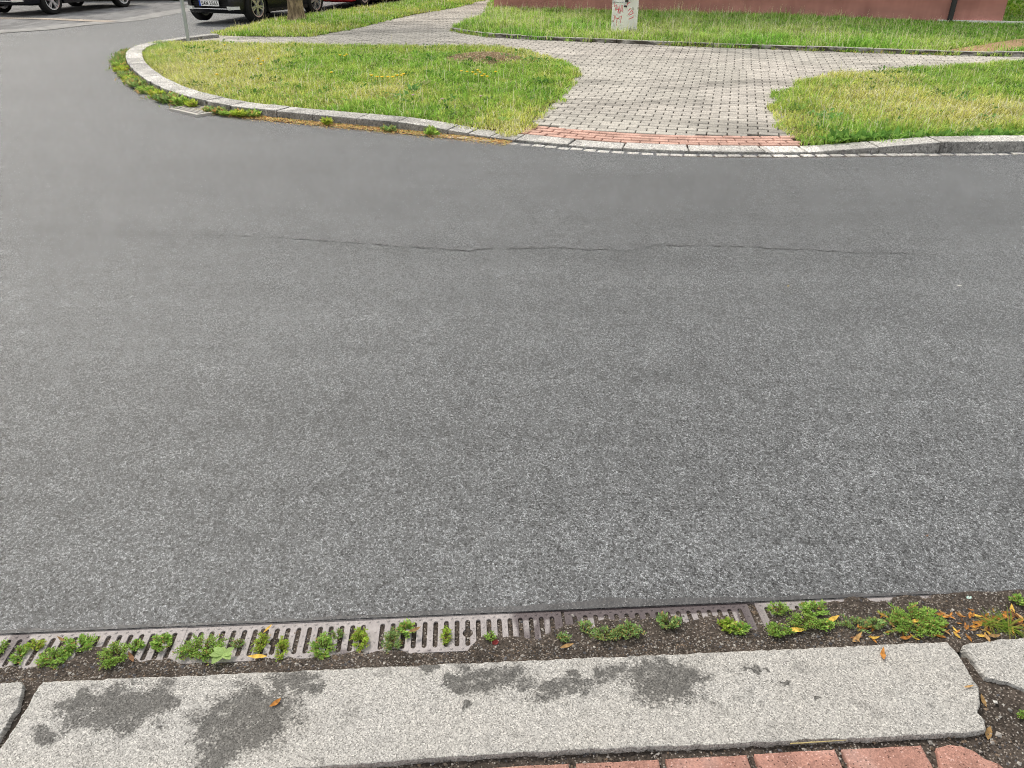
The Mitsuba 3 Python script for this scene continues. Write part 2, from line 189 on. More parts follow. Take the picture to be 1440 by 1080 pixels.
def asphalt_col(p, n, uv):
    f1, f2, r = voronoi(p.x * 188, p.y * 188)
    edge = smoothstep(.02, .34, f2 - f1)
    stone = edge * (.045 + .24 * r * r + .04 * r)
    fine = cell_rand(dr.floor(p.x * 420), dr.floor(p.y * 420), 5)
    g1, g2, gr = voronoi(p.x * 110 + 3.3, p.y * 100)
    h1, h2, hr = voronoi(p.x * 34 + 1.7, p.y * 24)
    spot = smoothstep(.55, .18, g1)
    pit = dr.select(gr < .22, .62, 0) * spot
    speck = dr.select(gr > .94, .17, 0) * smoothstep(.34, .12, g1)
    base = (.056 + stone) * (.72 + .56 * fine) * (1 - pit) * (.82 + .38 * gr) * (.87 + .26 * hr) * (.93 + .14 * noise(p.x * 7, p.y * 19, 4.)) * (.94 + .12 * noise(p.x * 1.3, p.y * 11, 6.)) + speck
    wear = fbm(p.x * .55, p.y * 1.3, 2.0, 4)
    lane = fbm(p.x * .16, p.y * 2.6 + .3 * p.x, 5.0, 3)
    base = base * (.80 + .30 * wear + .14 * lane)
    return mi.Color3f(base * .875, base * .915, base * .965)
def asphalt_h(p, n, uv):
    f1, f2, r = voronoi(p.x * 188, p.y * 188)
    return .0006 * (smoothstep(0, .5, f2 - f1) * (.4 + .6 * r))
bumpy('mat_asphalt', asphalt_col, asphalt_h, rough=.6, spec=.35)

def tar_col(p, n, uv):
    f1, f2, r = voronoi(p.x * 190, p.y * 190)
    v = .042 + .06 * fbm(p.x * 25, p.y * 25, 0., 3) + dr.select(r > .8, .12 * smoothstep(.5, .2, f1), 0) * smoothstep(.4, .6, noise(p.x * 30, p.y * 30)) + .03 * cell_rand(p.x * 400, p.y * 400)
    return mi.Color3f(v, v * 1.0, v * 1.05)
bumpy('mat_tar', tar_col, lambda p, n, uv: .002 * noise(p.x * 180, p.y * 180), rough=.5)
plain('mat_crack', (.055, .055, .057), .9, .2)

STAINS = PLAN['stains']
def granite(p, k):
    f1, f2, r = voronoi(p.x * k, p.y * k + p.z * k * .7)
    g = cell_rand(dr.floor(p.x * k * 1.9), dr.floor(p.y * k * 1.9), dr.floor(p.z * k * 1.9))
    v = .395 + .25 * (r - .5) + .18 * (g - .5)
    v = dr.select(r < .15, .17 + .12 * g, v)
    v = dr.select(r > .93, .62, v)
    return v, r
def near_granite(p, n, uv):
    v, r = granite(p, 330.)
    m = mi.Float(0)
    wx = (fbm(p.x * 26, p.y * 26, 1., 3) - .5) * .10
    wy = (fbm(p.x * 26, p.y * 26, 7., 3) - .5) * .075
    for (cx, cy, rx, ry) in STAINS:
        d = dr.sqrt(dr.square((p.x + wx - cx) / rx) + dr.square((p.y + wy - cy) / ry))
        m = dr.maximum(m, 1 - smoothstep(.35, 1.25, d))
    c2 = cell_rand(dr.floor(p.x * 230), dr.floor(p.y * 230), 2)
    grain = fbm(p.x * 60, p.y * 60, 3., 3)
    m = smoothstep(.16, .95, m * (.55 + .95 * grain) + .62 * (c2 - .5) * smoothstep(.02, .3, m))
    dirt = smoothstep(.58, .82, fbm(p.x * 9, p.y * 9, 4., 4)) * .20 + smoothstep(.70, .8, fbm(p.x * 34, p.y * 34, 9., 2)) * .4
    v = v * (1 - .70 * m) * (1 - .45 * dirt)
    warm = fbm(p.x * 5, p.y * 5, 8., 3)
    return mi.Color3f(v * (.96 + .02 * warm), v * .95, v * (.925 - .03 * warm))
bumpy('mat_near_granite', near_granite, lambda p, n, uv: .0012 * noise(p.x * 240, p.y * 240, p.z * 240) + .003 * noise(p.x * 45, p.y * 45, p.z * 45), rough=.75)
def far_granite(p, n, uv):
    v = granite(p, 90.)[0] * (.92 + .46 * fbm(p.x * 3, p.y * 3, p.z * 3 + 4., 4))
    v = v * (.8 + .4 * cell_rand(dr.floor(p.x * 2.1), dr.floor(p.y * 1.7), 3))
    v = v * (1 - .28 * smoothstep(.45, .75, fbm(p.x * 5, p.y * 5, 3., 4)))
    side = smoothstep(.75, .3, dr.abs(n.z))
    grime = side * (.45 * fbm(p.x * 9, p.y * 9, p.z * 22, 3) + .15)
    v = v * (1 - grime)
    return mi.Color3f(v, v * .975, v * .93)
bumpy('mat_far_granite', far_granite, lambda p, n, uv: .004 * noise(p.x * 60, p.y * 60, p.z * 60), rough=.8)
def edging_col(p, n, uv):
    s = fbm(p.x * 7, p.y * 7, p.z * 20, 4)
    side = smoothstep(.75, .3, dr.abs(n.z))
    v = .44 - .12 * fbm(p.x * 20, p.y * 20, p.z * 20, 2)
    c = mi.Color3f(v, v * .97, v * .9)
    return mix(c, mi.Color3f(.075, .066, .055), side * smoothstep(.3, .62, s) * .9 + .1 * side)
bumpy('mat_edging', edging_col, lambda p, n, uv: .02 * fbm(p.x * 22, p.y * 22, p.z * 30, 3), rough=.9, eps=.004)

def soil_col(p, n, uv):
    f1, f2, r = voronoi(p.x * 240, p.y * 240)
    g = fbm(p.x * 14, p.y * 14, 0., 4)
    v = (.034 + .054 * g) * (.5 + 1.0 * r)
    grit = dr.select(r > .88, .24 * smoothstep(.5, .2, f1), 0)
    return mi.Color3f(v * 1.12 + grit, v * .93 + grit * .94, v * .8 + grit * .86)
bumpy('mat_soil', soil_col, lambda p, n, uv: .003 * fbm(p.x * 160, p.y * 160, 0., 3), rough=.95, spec=.15)
def lawn_col(p, n, uv):
    g = fbm(p.x * 6, p.y * 6, 0., 4)
    return mix(mi.Color3f(.10, .13, .035), mi.Color3f(.20, .17, .08), g)
bumpy('mat_lawn', lawn_col, lambda p, n, uv: .02 * fbm(p.x * 20, p.y * 20, 0., 3), rough=1., spec=.05, eps=.005)
def sand_col(p, n, uv):
    v = .05 + .04 * fbm(p.x * 30, p.y * 30, 0., 3)
    return mi.Color3f(v, v * .93, v * .8)
plain('mat_sand', proc(sand_col), 1., .1)
def ground_col(p, n, uv):
    g = fbm(p.x * .7, p.y * .7, 0., 5)
    return mix(mi.Color3f(.07, .11, .03), mi.Color3f(.13, .13, .05), g)
plain('mat_ground', proc(ground_col), 1., .1)
def dirt_col(p, n, uv):
    g = fbm(p.x * 5, p.y * 9, 0., 5)
    return mix(mi.Color3f(.40, .27, .17), mi.Color3f(.26, .18, .10), g)
bumpy('mat_dirt', dirt_col, lambda p, n, uv: .01 * fbm(p.x * 40, p.y * 40, 0., 3), rough=1., spec=.1, eps=.004)
def lane_col(p, n, uv):
    c = cell_rand(dr.floor(p.x * 7), dr.floor(p.y * 3))
    v = (.12 + .08 * c) * (.8 + .4 * fbm(p.x * 1.2, p.y * 1.2, 0., 4))
    return mi.Color3f(v, v * 1.0, v * 1.02)
plain('mat_lane', proc(lane_col), .85, .3)
def pale_strip_col(p, n, uv):
    v = .22 + .16 * fbm(p.x * 5, p.y * 5, 0., 4) - .10 * cell_rand(dr.floor(p.x * 5), dr.floor(p.y * 5))
    return mi.Color3f(v, v * .99, v * .97)
plain('mat_pale_strip', proc(pale_strip_col), .85, .3)
def sandy_strip_col(p, n, uv):
    v = .30 + .15 * fbm(p.x * 4, p.y * 4, 0., 4)
    return mi.Color3f(v, v * .86, v * .72)
plain('mat_sandy_strip', proc(sandy_strip_col), .9, .2)

PA = math.radians(14.5)           # the paving's rows are turned by this against x
ca, sa = math.cos(PA), math.sin(PA)
def paver_col(p, n, uv):
    u, w = p.x * ca - p.y * sa, p.x * sa + p.y * ca
    row = dr.floor(w / .118)
    cell = cell_rand(dr.floor(u / .2 + .5 * (row - 2 * dr.floor(row / 2))), row, 4)
    st = fbm(p.x * 1.1, p.y * 1.1, 0., 4)
    cell = dr.select(cell > .94, cell - .9, cell)
    v = .405 * (.86 + .28 * cell) * (.84 + .32 * st) * (.86 + .28 * noise(p.x * 95, p.y * 95))
    dark = smoothstep(.56, .8, fbm(p.x * .9 + 4, p.y * 2.4, 3., 3)) * .3
    v = v * (1 - dark)
    pink = smoothstep(.45, .7, fbm(p.x * .5, p.y * .5, 9., 2)) * .015
    return mi.Color3f(v * (1. + pink), v * (.95), v * (.86 + pink * .5))
bumpy('mat_paver', paver_col, lambda p, n, uv: .0015 * noise(p.x * 150, p.y * 150), rough=.85)
def red_col(p, n, uv):
    c = noise(p.x * 9, p.y * 14)
    g = noise(p.x * 260, p.y * 260)
    v = (.75 + .5 * c) * (.78 + .44 * g)
    return mi.Color3f(.50 * v, .315 * v, .26 * v)
bumpy('mat_red_far', red_col, lambda p, n, uv: .0015 * noise(p.x * 150, p.y * 150), rough=.85)
def red_near(p, n, uv):
    f1, f2, r = voronoi(p.x * 300, p.y * 300)
    v = (.62 + .62 * fbm(p.x * 22, p.y * 22, 2., 4)) * (.78 + .42 * r)
    w = dr.select(r > .955, .16, 0) * smoothstep(.6, .3, f1)
    dk = dr.select(r < .03, .45, 1)
    worn = smoothstep(.5, .8, fbm(p.x * 11, p.y * 11, 6., 3)) * .06
    return mi.Color3f((.385 * v + w) * dk + worn, (.205 * v + w) * dk + worn, (.165 * v + w) * dk + worn)
bumpy('mat_red_near', red_near, lambda p, n, uv: .0012 * noise(p.x * 320, p.y * 320, p.z * 320), rough=.8)

def iron_col(p, n, uv):
    g = fbm(p.x * 60, p.y * 60, 0., 3)
    m = fbm(p.x * 15, p.y * 15, 3., 3)
    v = .33 + .10 * (g - .5) + .09 * (m - .5)
    c = mi.Color3f(v * 1.03, v * .955, v * .965)
    zone = smoothstep(-.02, .02, p.x) * smoothstep(.76, .66, p.x)
    v_ = (p.x + .142) * .0567 - (p.y - 1.583) * .9984
    hole = smoothstep(.46, .54, fbm(p.x * 24 + 3, p.y * 7, 5., 2)) * smoothstep(.024, .032, v_)
    damp = dr.maximum(zone * (1 - hole * .85) * smoothstep(.30, .42, noise(p.x * 33, p.y * 12) + .34), smoothstep(.66, .76, fbm(p.x * 11, p.y * 11, 11., 3)) * .8)
    return mix(c, mi.Color3f(.075, .058, .064), damp * .9)
bumpy('mat_iron', iron_col, lambda p, n, uv: .0006 * noise(p.x * 380, p.y * 380) + .001 * noise(p.x * 90, p.y * 90), rough=.6, spec=.4)
plain('mat_litter', {'type': 'mesh_attribute', 'name': 'vertex_color'}, .75, .25)
scene['mat_leaf'] = {'type': 'principledthin', 'base_color': {'type': 'mesh_attribute', 'name': 'vertex_color'}, 'roughness': .55, 'diff_trans': .75, 'spec_trans': 0.0}
def wall_col(p, n, uv):
    w = fbm(p.x * 1.3, p.y * 1.3, p.z * 4.5, 5)
    s = fbm(p.x * 7, p.y * 7, p.z * 1.2, 3)
    v = .62 + .46 * w + .30 * (s - .5)
    low = smoothstep(.5, .15, p.z - .25) * .10 * s
    return mi.Color3f(.47 * v + low, .205 * v + low * .8, .175 * v + low * .7)
bumpy('mat_wall', wall_col, lambda p, n, uv: .004 * fbm(p.x * 30, p.y * 30, p.z * 30, 3), rough=.9, eps=.004)
def plaster_col(p, n, uv):
    v = .62 + .08 * fbm(p.x * 2, p.y * 2, p.z * 2, 4)
    return mi.Color3f(v, v * .93, v * .8)
plain('mat_plaster', proc(plaster_col), .9, .2)
def conc_col(p, n, uv):
    v = .36 + .2 * (fbm(p.x * 14, p.y * 14, p.z * 5, 4) - .5)
    c = mi.Color3f(v, v * .96, v * .87)
    edge = .93 + .10 * (fbm(p.x * 30, p.y * 30, p.z * 7, 3) - .5)
    paint = smoothstep(edge, edge - .03, p.z)
    worn = smoothstep(.62, .72, fbm(p.x * 18, p.y * 18, p.z * 18, 4))
    w = .80 + .06 * (fbm(p.x * 8, p.y * 8, p.z * 8, 2) - .5)
    dirt = smoothstep(.42, .2, p.z) * .25 * fbm(p.x * 20, p.y * 20, p.z * 9, 3)
    return mix(c, mi.Color3f(w * (1 - dirt), w * .985 * (1 - dirt), w * .97 * (1 - dirt * 1.2)), paint * (1 - .8 * worn))
bumpy('mat_concrete', conc_col, lambda p, n, uv: .004 * fbm(p.x * 40, p.y * 40, p.z * 40, 3), rough=.85, eps=.003)
plain('mat_red_paint', (.62, .07, .10), .7)
plain('mat_dark_steel', (.03, .03, .033), .5)
def galv_col(p, n, uv):
    v = .34 + .12 * fbm(p.x * 30, p.y * 30, p.z * 6, 3)
    return mi.Color3f(v * .92, v, v * 1.02)
plain('mat_galvanised', proc(galv_col), .5, .5, metallic=.35)
def bark_col(p, n, uv):
    f = fbm(p.x * 28, p.y * 28, p.z * 7, 4)
    return mix(mi.Color3f(.34, .255, .17), mi.Color3f(.13, .095, .065), smoothstep(.3, .7, f))
bumpy('mat_bark', bark_col, lambda p, n, uv: .03 * fbm(p.x * 28, p.y * 28, p.z * 7, 4), rough=.95, eps=.004)
plain('mat_black_paint', (.005, .005, .007), .3, .3, clearcoat=.4, clearcoat_gloss=.95)
plain('mat_navy_paint', (.005, .006, .012), .3, .3, clearcoat=.4, clearcoat_gloss=.95)
plain('mat_red_car', (.55, .015, .025), .25, .5, clearcoat=1.0, clearcoat_gloss=.95)
plain('mat_black_plastic', (.014, .014, .015), .6, .3)
plain('mat_rubber', (.018, .018, .018), .85, .2)
plain('mat_glass_dark', (.012, .014, .015), .05, .6)
scene['mat_chrome'] = {'type': 'twosided', 'bsdf': {'type': 'roughconductor', 'material': 'Al', 'alpha': .12}}
plain('mat_alloy', (.55, .56, .57), .3, .5, metallic=.75)
plain('mat_plate', (.78, .78, .76), .45)
plain('mat_plate_blue', (.02, .07, .40), .45)
plain('mat_print', (.02, .02, .02), .6)
plain('mat_lamp_white', (.62, .63, .60), .15, .6)
plain('mat_lamp_red', (.25, .01, .012), .15, .6)
plain('mat_flower', (.78, .52, .01), .7)
plain('mat_clover', (.50, .32, .42), .8)
plain('mat_tile', (.28, .09, .06), .8)
plain('mat_white_frame', (.7, .7, .68), .5)

# ------------------------------------------------------------------ the setting: ground and carriageway
gx = np.unique(np.r_[np.linspace(-600, -40, 12), np.linspace(-40, 40, 41), np.linspace(40, 600, 12)])
gy = np.unique(np.r_[np.linspace(-600, -20, 10), np.linspace(-20, 60, 41), np.linspace(60, 900, 12)])
X, Y = np.meshgrid(gx, gy)
def grid_faces(nx, ny):
    i, j = np.meshgrid(np.arange(ny - 1), np.arange(nx - 1), indexing='ij')
    a = i * nx + j
    return np.concatenate([np.stack([a, a + 1, a + nx + 1], -1).reshape(-1, 3), np.stack([a, a + nx + 1, a + nx], -1).reshape(-1, 3)])
put('ground', (np.c_[X.ravel(), Y.ravel(), T(X, Y).ravel() - .16], grid_faces(len(gx), len(gy))), 'mat_ground', kind='structure', label='wide grassy ground under and around the street')

g0 = np.array(PLAN['grate_line'][1]); gdir = np.array(PLAN['grate_line'][2]) - np.array(PLAN['grate_line'][0]); gdir /= np.linalg.norm(gdir); gnor = np.array([gdir[1], -gdir[0]])
GANG = math.degrees(math.atan2(gdir[1], gdir[0])); GW = .128
def GL(u, v): return g0 + gdir * u + gnor * v            # grate coordinates: u along, v towards the near kerb
edge_a, edge_b = GL(-20, -.004), GL(20, -.004)
road_poly = Polygon([edge_a, edge_b, (26, 30), (26, 48), (-34, 48), (-34, 0)])
put('road', sheet(road_poly, 0.0, 2.0), 'mat_asphalt', kind='structure', label='wide grey asphalt carriageway')
def ribbon(pts, w, z, seed=0, step=.03, wob=.5):
    p = resample(pts, step, closed=False); t = np.gradient(p, axis=0); t /= np.linalg.norm(t, axis=1, keepdims=True); n = np.c_[-t[:, 1], t[:, 0]]
    k = np.arange(len(p)); q = np.c_[k * .23, k * 0 + seed, k * 0.]
    p = p + n * ((meshkit.fbm(q * .8, 4, seed) - .5) * .07)[:, None]
    ww = (w * (1 - wob + 2 * wob * meshkit.fbm(q * 1.7 + 9, 3, seed)) * np.clip(np.minimum(k, len(p) - 1 - k) / (len(p) * .12), .3, 1))[:, None]
    V = np.empty((2 * len(p), 3)); V[0::2, :2] = p - n * ww; V[1::2, :2] = p + n * ww; V[:, 2] = T(V[:, 0], V[:, 1]) + z
    i = np.arange(len(p) - 1) * 2
    return V, np.vstack([np.c_[i, i + 2, i + 3], np.c_[i, i + 3, i + 1]])
put('crack', ribbon(PLAN['crack'], .0034, .003, 3, .02, .9), 'mat_crack', 'road', label='thin wandering crack across the asphalt')
tp = np.array(PLAN['tar'])
def tar_band():
    p = resample(tp, .02, closed=False)
    u = (p - g0) @ gdir; far = -((p - g0) @ gnor)
    far = np.maximum(far * .62 + (meshkit.fbm(np.c_[u * 14, u * 0, u * 0], 5, 2) - .5) * .022, .005)
    a = np.array([GL(x, -.003) for x in u]); b = np.array([GL(x, -y) for x, y in zip(u, far)])
    V = np.empty((2 * len(p), 3)); V[0::2, :2] = a; V[1::2, :2] = b; V[:, 2] = .004
    i = np.arange(len(p) - 1) * 2
    return V, np.vstack([np.c_[i, i + 2, i + 3], np.c_[i, i + 3, i + 1]])
put('tar_seam', tar_band(), 'mat_tar', 'road', label='dark tar seam along the drain grates')

# ------------------------------------------------------------------ near side: drain channel, kerb, pavement
def soil_height(u, v):
    """Height of the dirt in and over the drain channel."""
    q = np.stack([u * 14, v * 14, u * 0], -1)
    n1 = meshkit.fbm(q, 4, 1); n2 = meshkit.fbm(q * 4, 3, 2)
    us = [-1.6, -1.3, -1.16, -1.05, -.95, -.88, -.8, -.74, -.62, -.5, -.28, -.1, .0, .08, .18, .3, .42, .6, .73, .80, .86, .91, 1.09, 1.25, 1.7]
    th = [.124, .122, .110, .085, .058, .100, .100, .127, .128, .125, .108, .125, .110, .075, .082, .046, .036, .034, .030, .080, .082, .022, .010, -.005, -.03]
    thr = np.interp(u, us, th)
    k = sstep(-.012, .022, v - thr + (n1 - .5) * .05)
    joint = np.exp(-((((u + .2725 + 5.45) % .545) - .2725) / .03) ** 2) * sstep(.35, .6, n1) * .7
    k = np.maximum(k, joint * sstep(-1.6, -1.0, u) * sstep(.6, .2, u))
    edge = sstep(GW - .006, GW + .012, v)
    k = np.maximum(k, edge * .75)
    return -.0055 + k * .0098 + (n2 - .5) * .005 + k * (n1 - .5) * .012 + sstep(.145, .19, v) * .006
NU, NV = 950, 84
uu, vv = np.meshgrid(np.linspace(-1.75, 2.15, NU), np.linspace(-.003, .215, NV))
hh = soil_height(uu, vv)
pp = g0 + uu[..., None] * gdir + vv[..., None] * gnor
f = grid_faces(NU, NV)[:, ::-1]
put('gutter_soil', (np.c_[pp[..., 0].ravel(), pp[..., 1].ravel(), hh.ravel()], f), 'mat_soil', kind='structure', smooth=True, label='dark gritty dirt filling the drain channel beside the near kerb')

mid = [float((np.array(p) - g0) @ gdir) for p in PLAN['grate_mid']]
PITCH_G = mid[2] - mid[1] if False else (mid[4] - mid[0]) / 4
NS = 18
def stud(x, y, z, r=.0045, h=.0022):
    a = np.arange(8) * math.pi / 4
    V = np.vstack([np.c_[x + r * np.cos(a), y + r * np.sin(a), np.full(8, z)], np.c_[x + .55 * r * np.cos(a), y + .55 * r * np.sin(a), np.full(8, z + h)], [[x, y, z + h * 1.15]]])
    F = [[i, (i + 1) % 8, 8 + (i + 1) % 8] for i in range(8)] + [[i, 8 + (i + 1) % 8, 8 + i] for i in range(8)] + [[8 + i, 8 + (i + 1) % 8, 16] for i in range(8)]
    return trimesh.Trimesh(V, F, process=False)
def extrude(poly, z0, z1):
    out = []
    for p in polys(poly):
        m = trimesh.creation.extrude_polygon(p, z1 - z0, engine='earcut'); m.apply_translation((0, 0, z0)); out.append(m)
    return out
sp = PITCH_G / NS; half = PITCH_G / 2 - .0015
body = sbox(-half, -GW + .002, half, 0)
slots = []
for i in range(NS):
    x = (i - (NS - 1) / 2) * sp + sp / 2
    if abs(x) > half - .008: continue
    slots.append(LineString([(x, -.023), (x, -GW + .025)]).buffer(.0068, quad_segs=4))
slots.append(Point(0, -.064).buffer(.0145, quad_segs=5))
cut = body.difference(shapely.union_all(slots)).simplify(.0003)
Y_A, Y_B = -.028, -GW + .030
frame_m = cat(extrude(cut.intersection(sbox(-1, Y_A, 1, 1)), -.03, 0) + extrude(cut.intersection(sbox(-1, -1, 1, Y_B)), -.03, 0)
              + [stud((i - (NS - 1) / 2) * sp, -.0085, 0) for i in range(NS)] + [stud((i - (NS - 1) / 2) * sp, -GW + .0105, 0) for i in range(NS)])
bars = []
for p in polys(cut.intersection(sbox(-1, Y_B, 1, Y_A))):
    c = p.centroid
    bars.append(cat(extrude(p, -.03, 0) + [stud(c.x, -.047, 0, .0035, .0015), stud(c.x, -.083, 0, .0035, .0015)]))
frame_ply = mikit.ply(frame_m, 'mat_iron'); bar_plys = [mikit.ply(b, 'mat_iron') for b in bars]
grate_labels = ['iron drain grate at the left end of the channel, half hidden under two weed clumps',
                'iron drain grate second from the left, with the widest weed mat on it',
                'cleanest cast iron drain grate, third from the left, its right end stained dark',
                'dark stained drain grate fourth from the left, mostly buried in dirt',
                'drain grate at the right end of the channel, buried under dirt and weeds']
for i, m0 in enumerate(mid):
    g = thing('drain_grate', grate_labels[i], 'drain grate', 'drain grates in the channel')
    c = GL(m0, 0); tw = mtx(c[0], c[1], -.0005 - .0012 * (i % 2), GANG)
    put_shared('frame', frame_ply, tw, g)
    for b in bar_plys: put_shared('bar', b, tw, g)
rail = bx(.2, .0, -.012, 4.2, .0045, .0235)
rail.apply_transform(trimesh.transformations.rotation_matrix(math.radians(GANG), [0, 0, 1])); rail.apply_translation((g0[0] - gnor[0] * .0005, g0[1] - gnor[1] * .0005 + .0035, 0))
put('channel_rail', rail, 'mat_iron', 'road', label='steel edge rail of the drain channel')

K0 = .03
def ragged(o, amp, seed, step=.008, fr=40):
    p = ccw(resample(o, step)); t = np.roll(p, -1, 0) - np.roll(p, 1, 0); t /= np.linalg.norm(t, axis=1, keepdims=True)
    n = np.c_[-t[:, 1], t[:, 0]]
    k = meshkit.fbm(np.c_[p * fr, np.full(len(p), seed * 3.7)], 3, seed) - .5
    return p + n * (amp * 2 * k)[:, None]
note('near_kerb', 'row of pale speckled granite kerb stones along the near pavement', None, None, 'structure')
for i, (nm, lab) in enumerate([('near_stone', 'long pale granite kerb stone with dark grey stains'), ('near_stone_left', 'kerb stone end at the bottom left corner'), ('near_stone_right', 'cream kerb stone with broken corner at right edge')]):
    o = ragged(PLAN[nm], .0055, i + 1, .006, 60)
    put('kerb_stone', slab(o, K0, .2, .004), 'mat_near_granite', 'near_kerb', label=lab, smooth=40)

note('pavement', 'near pavement of red concrete blocks at the bottom edge', None, None, 'structure')
kb = np.array(PLAN['near_stone'])
NUx, NVx = 420, 160
ux, vx = np.meshgrid(np.linspace(-2.2, 2.6, NUx), np.linspace(-.6, 1.42, NVx))
bed = .012 + .010 * (meshkit.fbm(np.stack([ux * 30, vx * 30, ux * 0], -1), 3, 4) - .5) + .012 * sstep(1.12, 1.3, ux) * meshkit.fbm(np.stack([ux * 9, vx * 9, ux * 0], -1), 3, 5)
keep_line = (np.stack([ux, vx], -1) - g0) @ gnor > .17
fz = grid_faces(NUx, NVx); kv = keep_line.ravel(); fz = fz[kv[fz].all(1)]
put('bedding', (np.c_[ux.ravel(), vx.ravel(), bed.ravel()], fz), 'mat_soil', 'pavement', smooth=True, label='dark gritty bedding soil between kerb and blocks')
j = np.array(PLAN['red_joint']); rd = j[-1] - j[0]; rd /= np.linalg.norm(rd); rn = np.array([rd[1], -rd[0]])
RA = math.degrees(math.atan2(rd[1], rd[0]))
blk = slab(ragged([(-.0955, -.0455), (.0955, -.0455), (.0955, .0455), (-.0955, .0455)], .0012, 3, .006), 0, .06, .004)
blks = [mikit.ply(slab(ragged([(-.096, -.0465), (.096, -.0465), (.096, .0465), (-.096, .0465)], .0016, s, .006), 0, .06, .005), 'mat_red_near', smooth=50) for s in (3, 4, 5)]
for r in range(3):
    for k in range(-4 - r, 6):
        if r == 0 and k >= 5: continue
        c = j[0] + rd * (.1 + k * .2087 + (r % 2) * .104) + rn * (.049 + r * .1)
        if c[0] > 1.05 + .1 * (r == 0) or (r == 0 and c[0] < -.13 and False): continue
        put_shared('paving_block', blks[(k + r) % 3], mtx(c[0], c[1], K0 - .004 + RNG.uniform(-.002, .002), RA + RNG.uniform(-.5, .5), 1, RNG.uniform(-.5, .5, 2)), 'pavement')
put('paving_block', slab(ragged(PLAN['red_last'], .003, 8), K0 - .004, .06, .006), 'mat_red_near', 'pavement', label='red paving block with a crumbled right end', smooth=50)

# ------------------------------------------------------------------ far side: kerb line
front = np.array(PLAN['kerb_top'] + PLAN['kerb_low'] + PLAN['kerb_right'])
nt, nl = len(PLAN['kerb_top']), len(PLAN['kerb_low'])
fh = np.r_[np.full(nt - 1, .085), .07, .055, .045, .035, np.full(nl - 3, .03), .068, .105, .107, .107, .107]
fh = fh[:len(front)] if len(fh) >= len(front) else np.r_[fh, np.full(len(front) - len(fh), .107)]
from scipy.interpolate import splprep, splev
chord = np.r_[0, np.cumsum(np.linalg.norm(np.diff(front, axis=0), axis=1))]
tck, uk = splprep(front.T, u=chord, s=.035, k=3)
ss = np.linspace(0, chord[-1], 3000); cv = np.array(splev(ss, tck)).T
arc = np.r_[0, np.cumsum(np.linalg.norm(np.diff(cv, axis=0), axis=1))]
tan = np.gradient(cv, axis=0); tan /= np.linalg.norm(tan, axis=1, keepdims=True); nrm = np.c_[-tan[:, 1], tan[:, 0]]
def kerb_at(s, off=0.0):
    s = np.asarray(s, float)
    x = np.interp(s, arc, cv[:, 0]); y = np.interp(s, arc, cv[:, 1]); nx = np.interp(s, arc, nrm[:, 0]); ny = np.interp(s, arc, nrm[:, 1])
    return np.stack([x + nx * off, y + ny * off], -1)
# 'left of the direction of travel' is the verge side here
def kerb_h(s): return np.interp(s, np.interp(chord, ss, arc), fh)
ka = np.interp(chord, ss, arc)
KW = .25
joints = [0.0]
s_start = ka[nt - 7]
n_curve = int(round(s_start / .45)); joints = list(np.linspace(0, s_start, n_curve + 1))
joints += list(ka[nt - 6:nt - 1]) + list(ka[nt:nt + nl]) + list(ka[nt + nl:nt + nl + 2])
joints = sorted(set(np.round(joints, 3)))
while joints[-1] + .98 < arc[-1]: joints.append(joints[-1] + .98)
note('far_kerb', 'curved pale granite kerb along the far side of the road', None, None, 'structure')
for a, b in zip(joints[:-1], joints[1:]):
    n = max(3, int((b - a) / .08)); s = np.linspace(a + .005, b - .005, n)
    jit = RNG.uniform(-.006, .006)
    w = KW
    fr_ = kerb_at(s, 0 + jit); bk = kerb_at(s, w + jit)
    side_n = 3
    ends = lambda p, q: [p + (q - p) * t for t in (1 / 3, 2 / 3)]
    o = np.vstack([fr_, ends(fr_[-1], bk[-1]), bk[::-1], ends(bk[0], fr_[0])])
    hs = np.r_[kerb_h(s), [kerb_h(b)] * 2, kerb_h(s)[::-1], [kerb_h(a)] * 2]
    area = np.sum(o[:, 0] * np.roll(o[:, 1], -1) - np.roll(o[:, 0], -1) * o[:, 1])
    if area < 0: o, hs = o[::-1], hs[::-1]
    put('kerb_stone', slab(o, T(o[:, 0], o[:, 1]) + hs + RNG.uniform(-.004, .004), .25, .012), 'mat_far_granite', 'far_kerb', smooth=40)
# row of small stone setts in the gutter
note('gutter_strip', 'row of small cream stone setts in the gutter along the far kerb', None, None, 'structure')
s0 = ka[nt] - .2
sett_plys = [mikit.ply(slab(ragged([(-.056, -.043), (.056, -.043), (.056, .043), (-.056, .043)], .006, 20 + q, .02, 25), 0, .06, .008), 'mat_far_granite', smooth=50) for q in range(4)]
s = s0
while s < min(arc[-1] - .2, s0 + 7.5):
    c = kerb_at(s, -.066); c2 = kerb_at(s + .02, -.066)
    put_shared('sett', sett_plys[int(RNG.integers(4))], mtx(c[0], c[1], float(T(c[0], c[1])) + .010 + RNG.uniform(-.004, .003), math.degrees(math.atan2(c2[1] - c[1], c2[0] - c[0])) + RNG.uniform(-5, 5), 1), 'gutter_strip')
    s += RNG.uniform(.122, .142)
gs = np.linspace(s0 - 4.0, arc[-1] - .1, 160)
gp = np.vstack([kerb_at(gs, .02), kerb_at(gs, -.125)[::-1]])
put('bedding', sheet(Polygon(gp).buffer(0), .0045, .5), 'mat_soil', 'gutter_strip', label='dark joint dirt of the gutter')

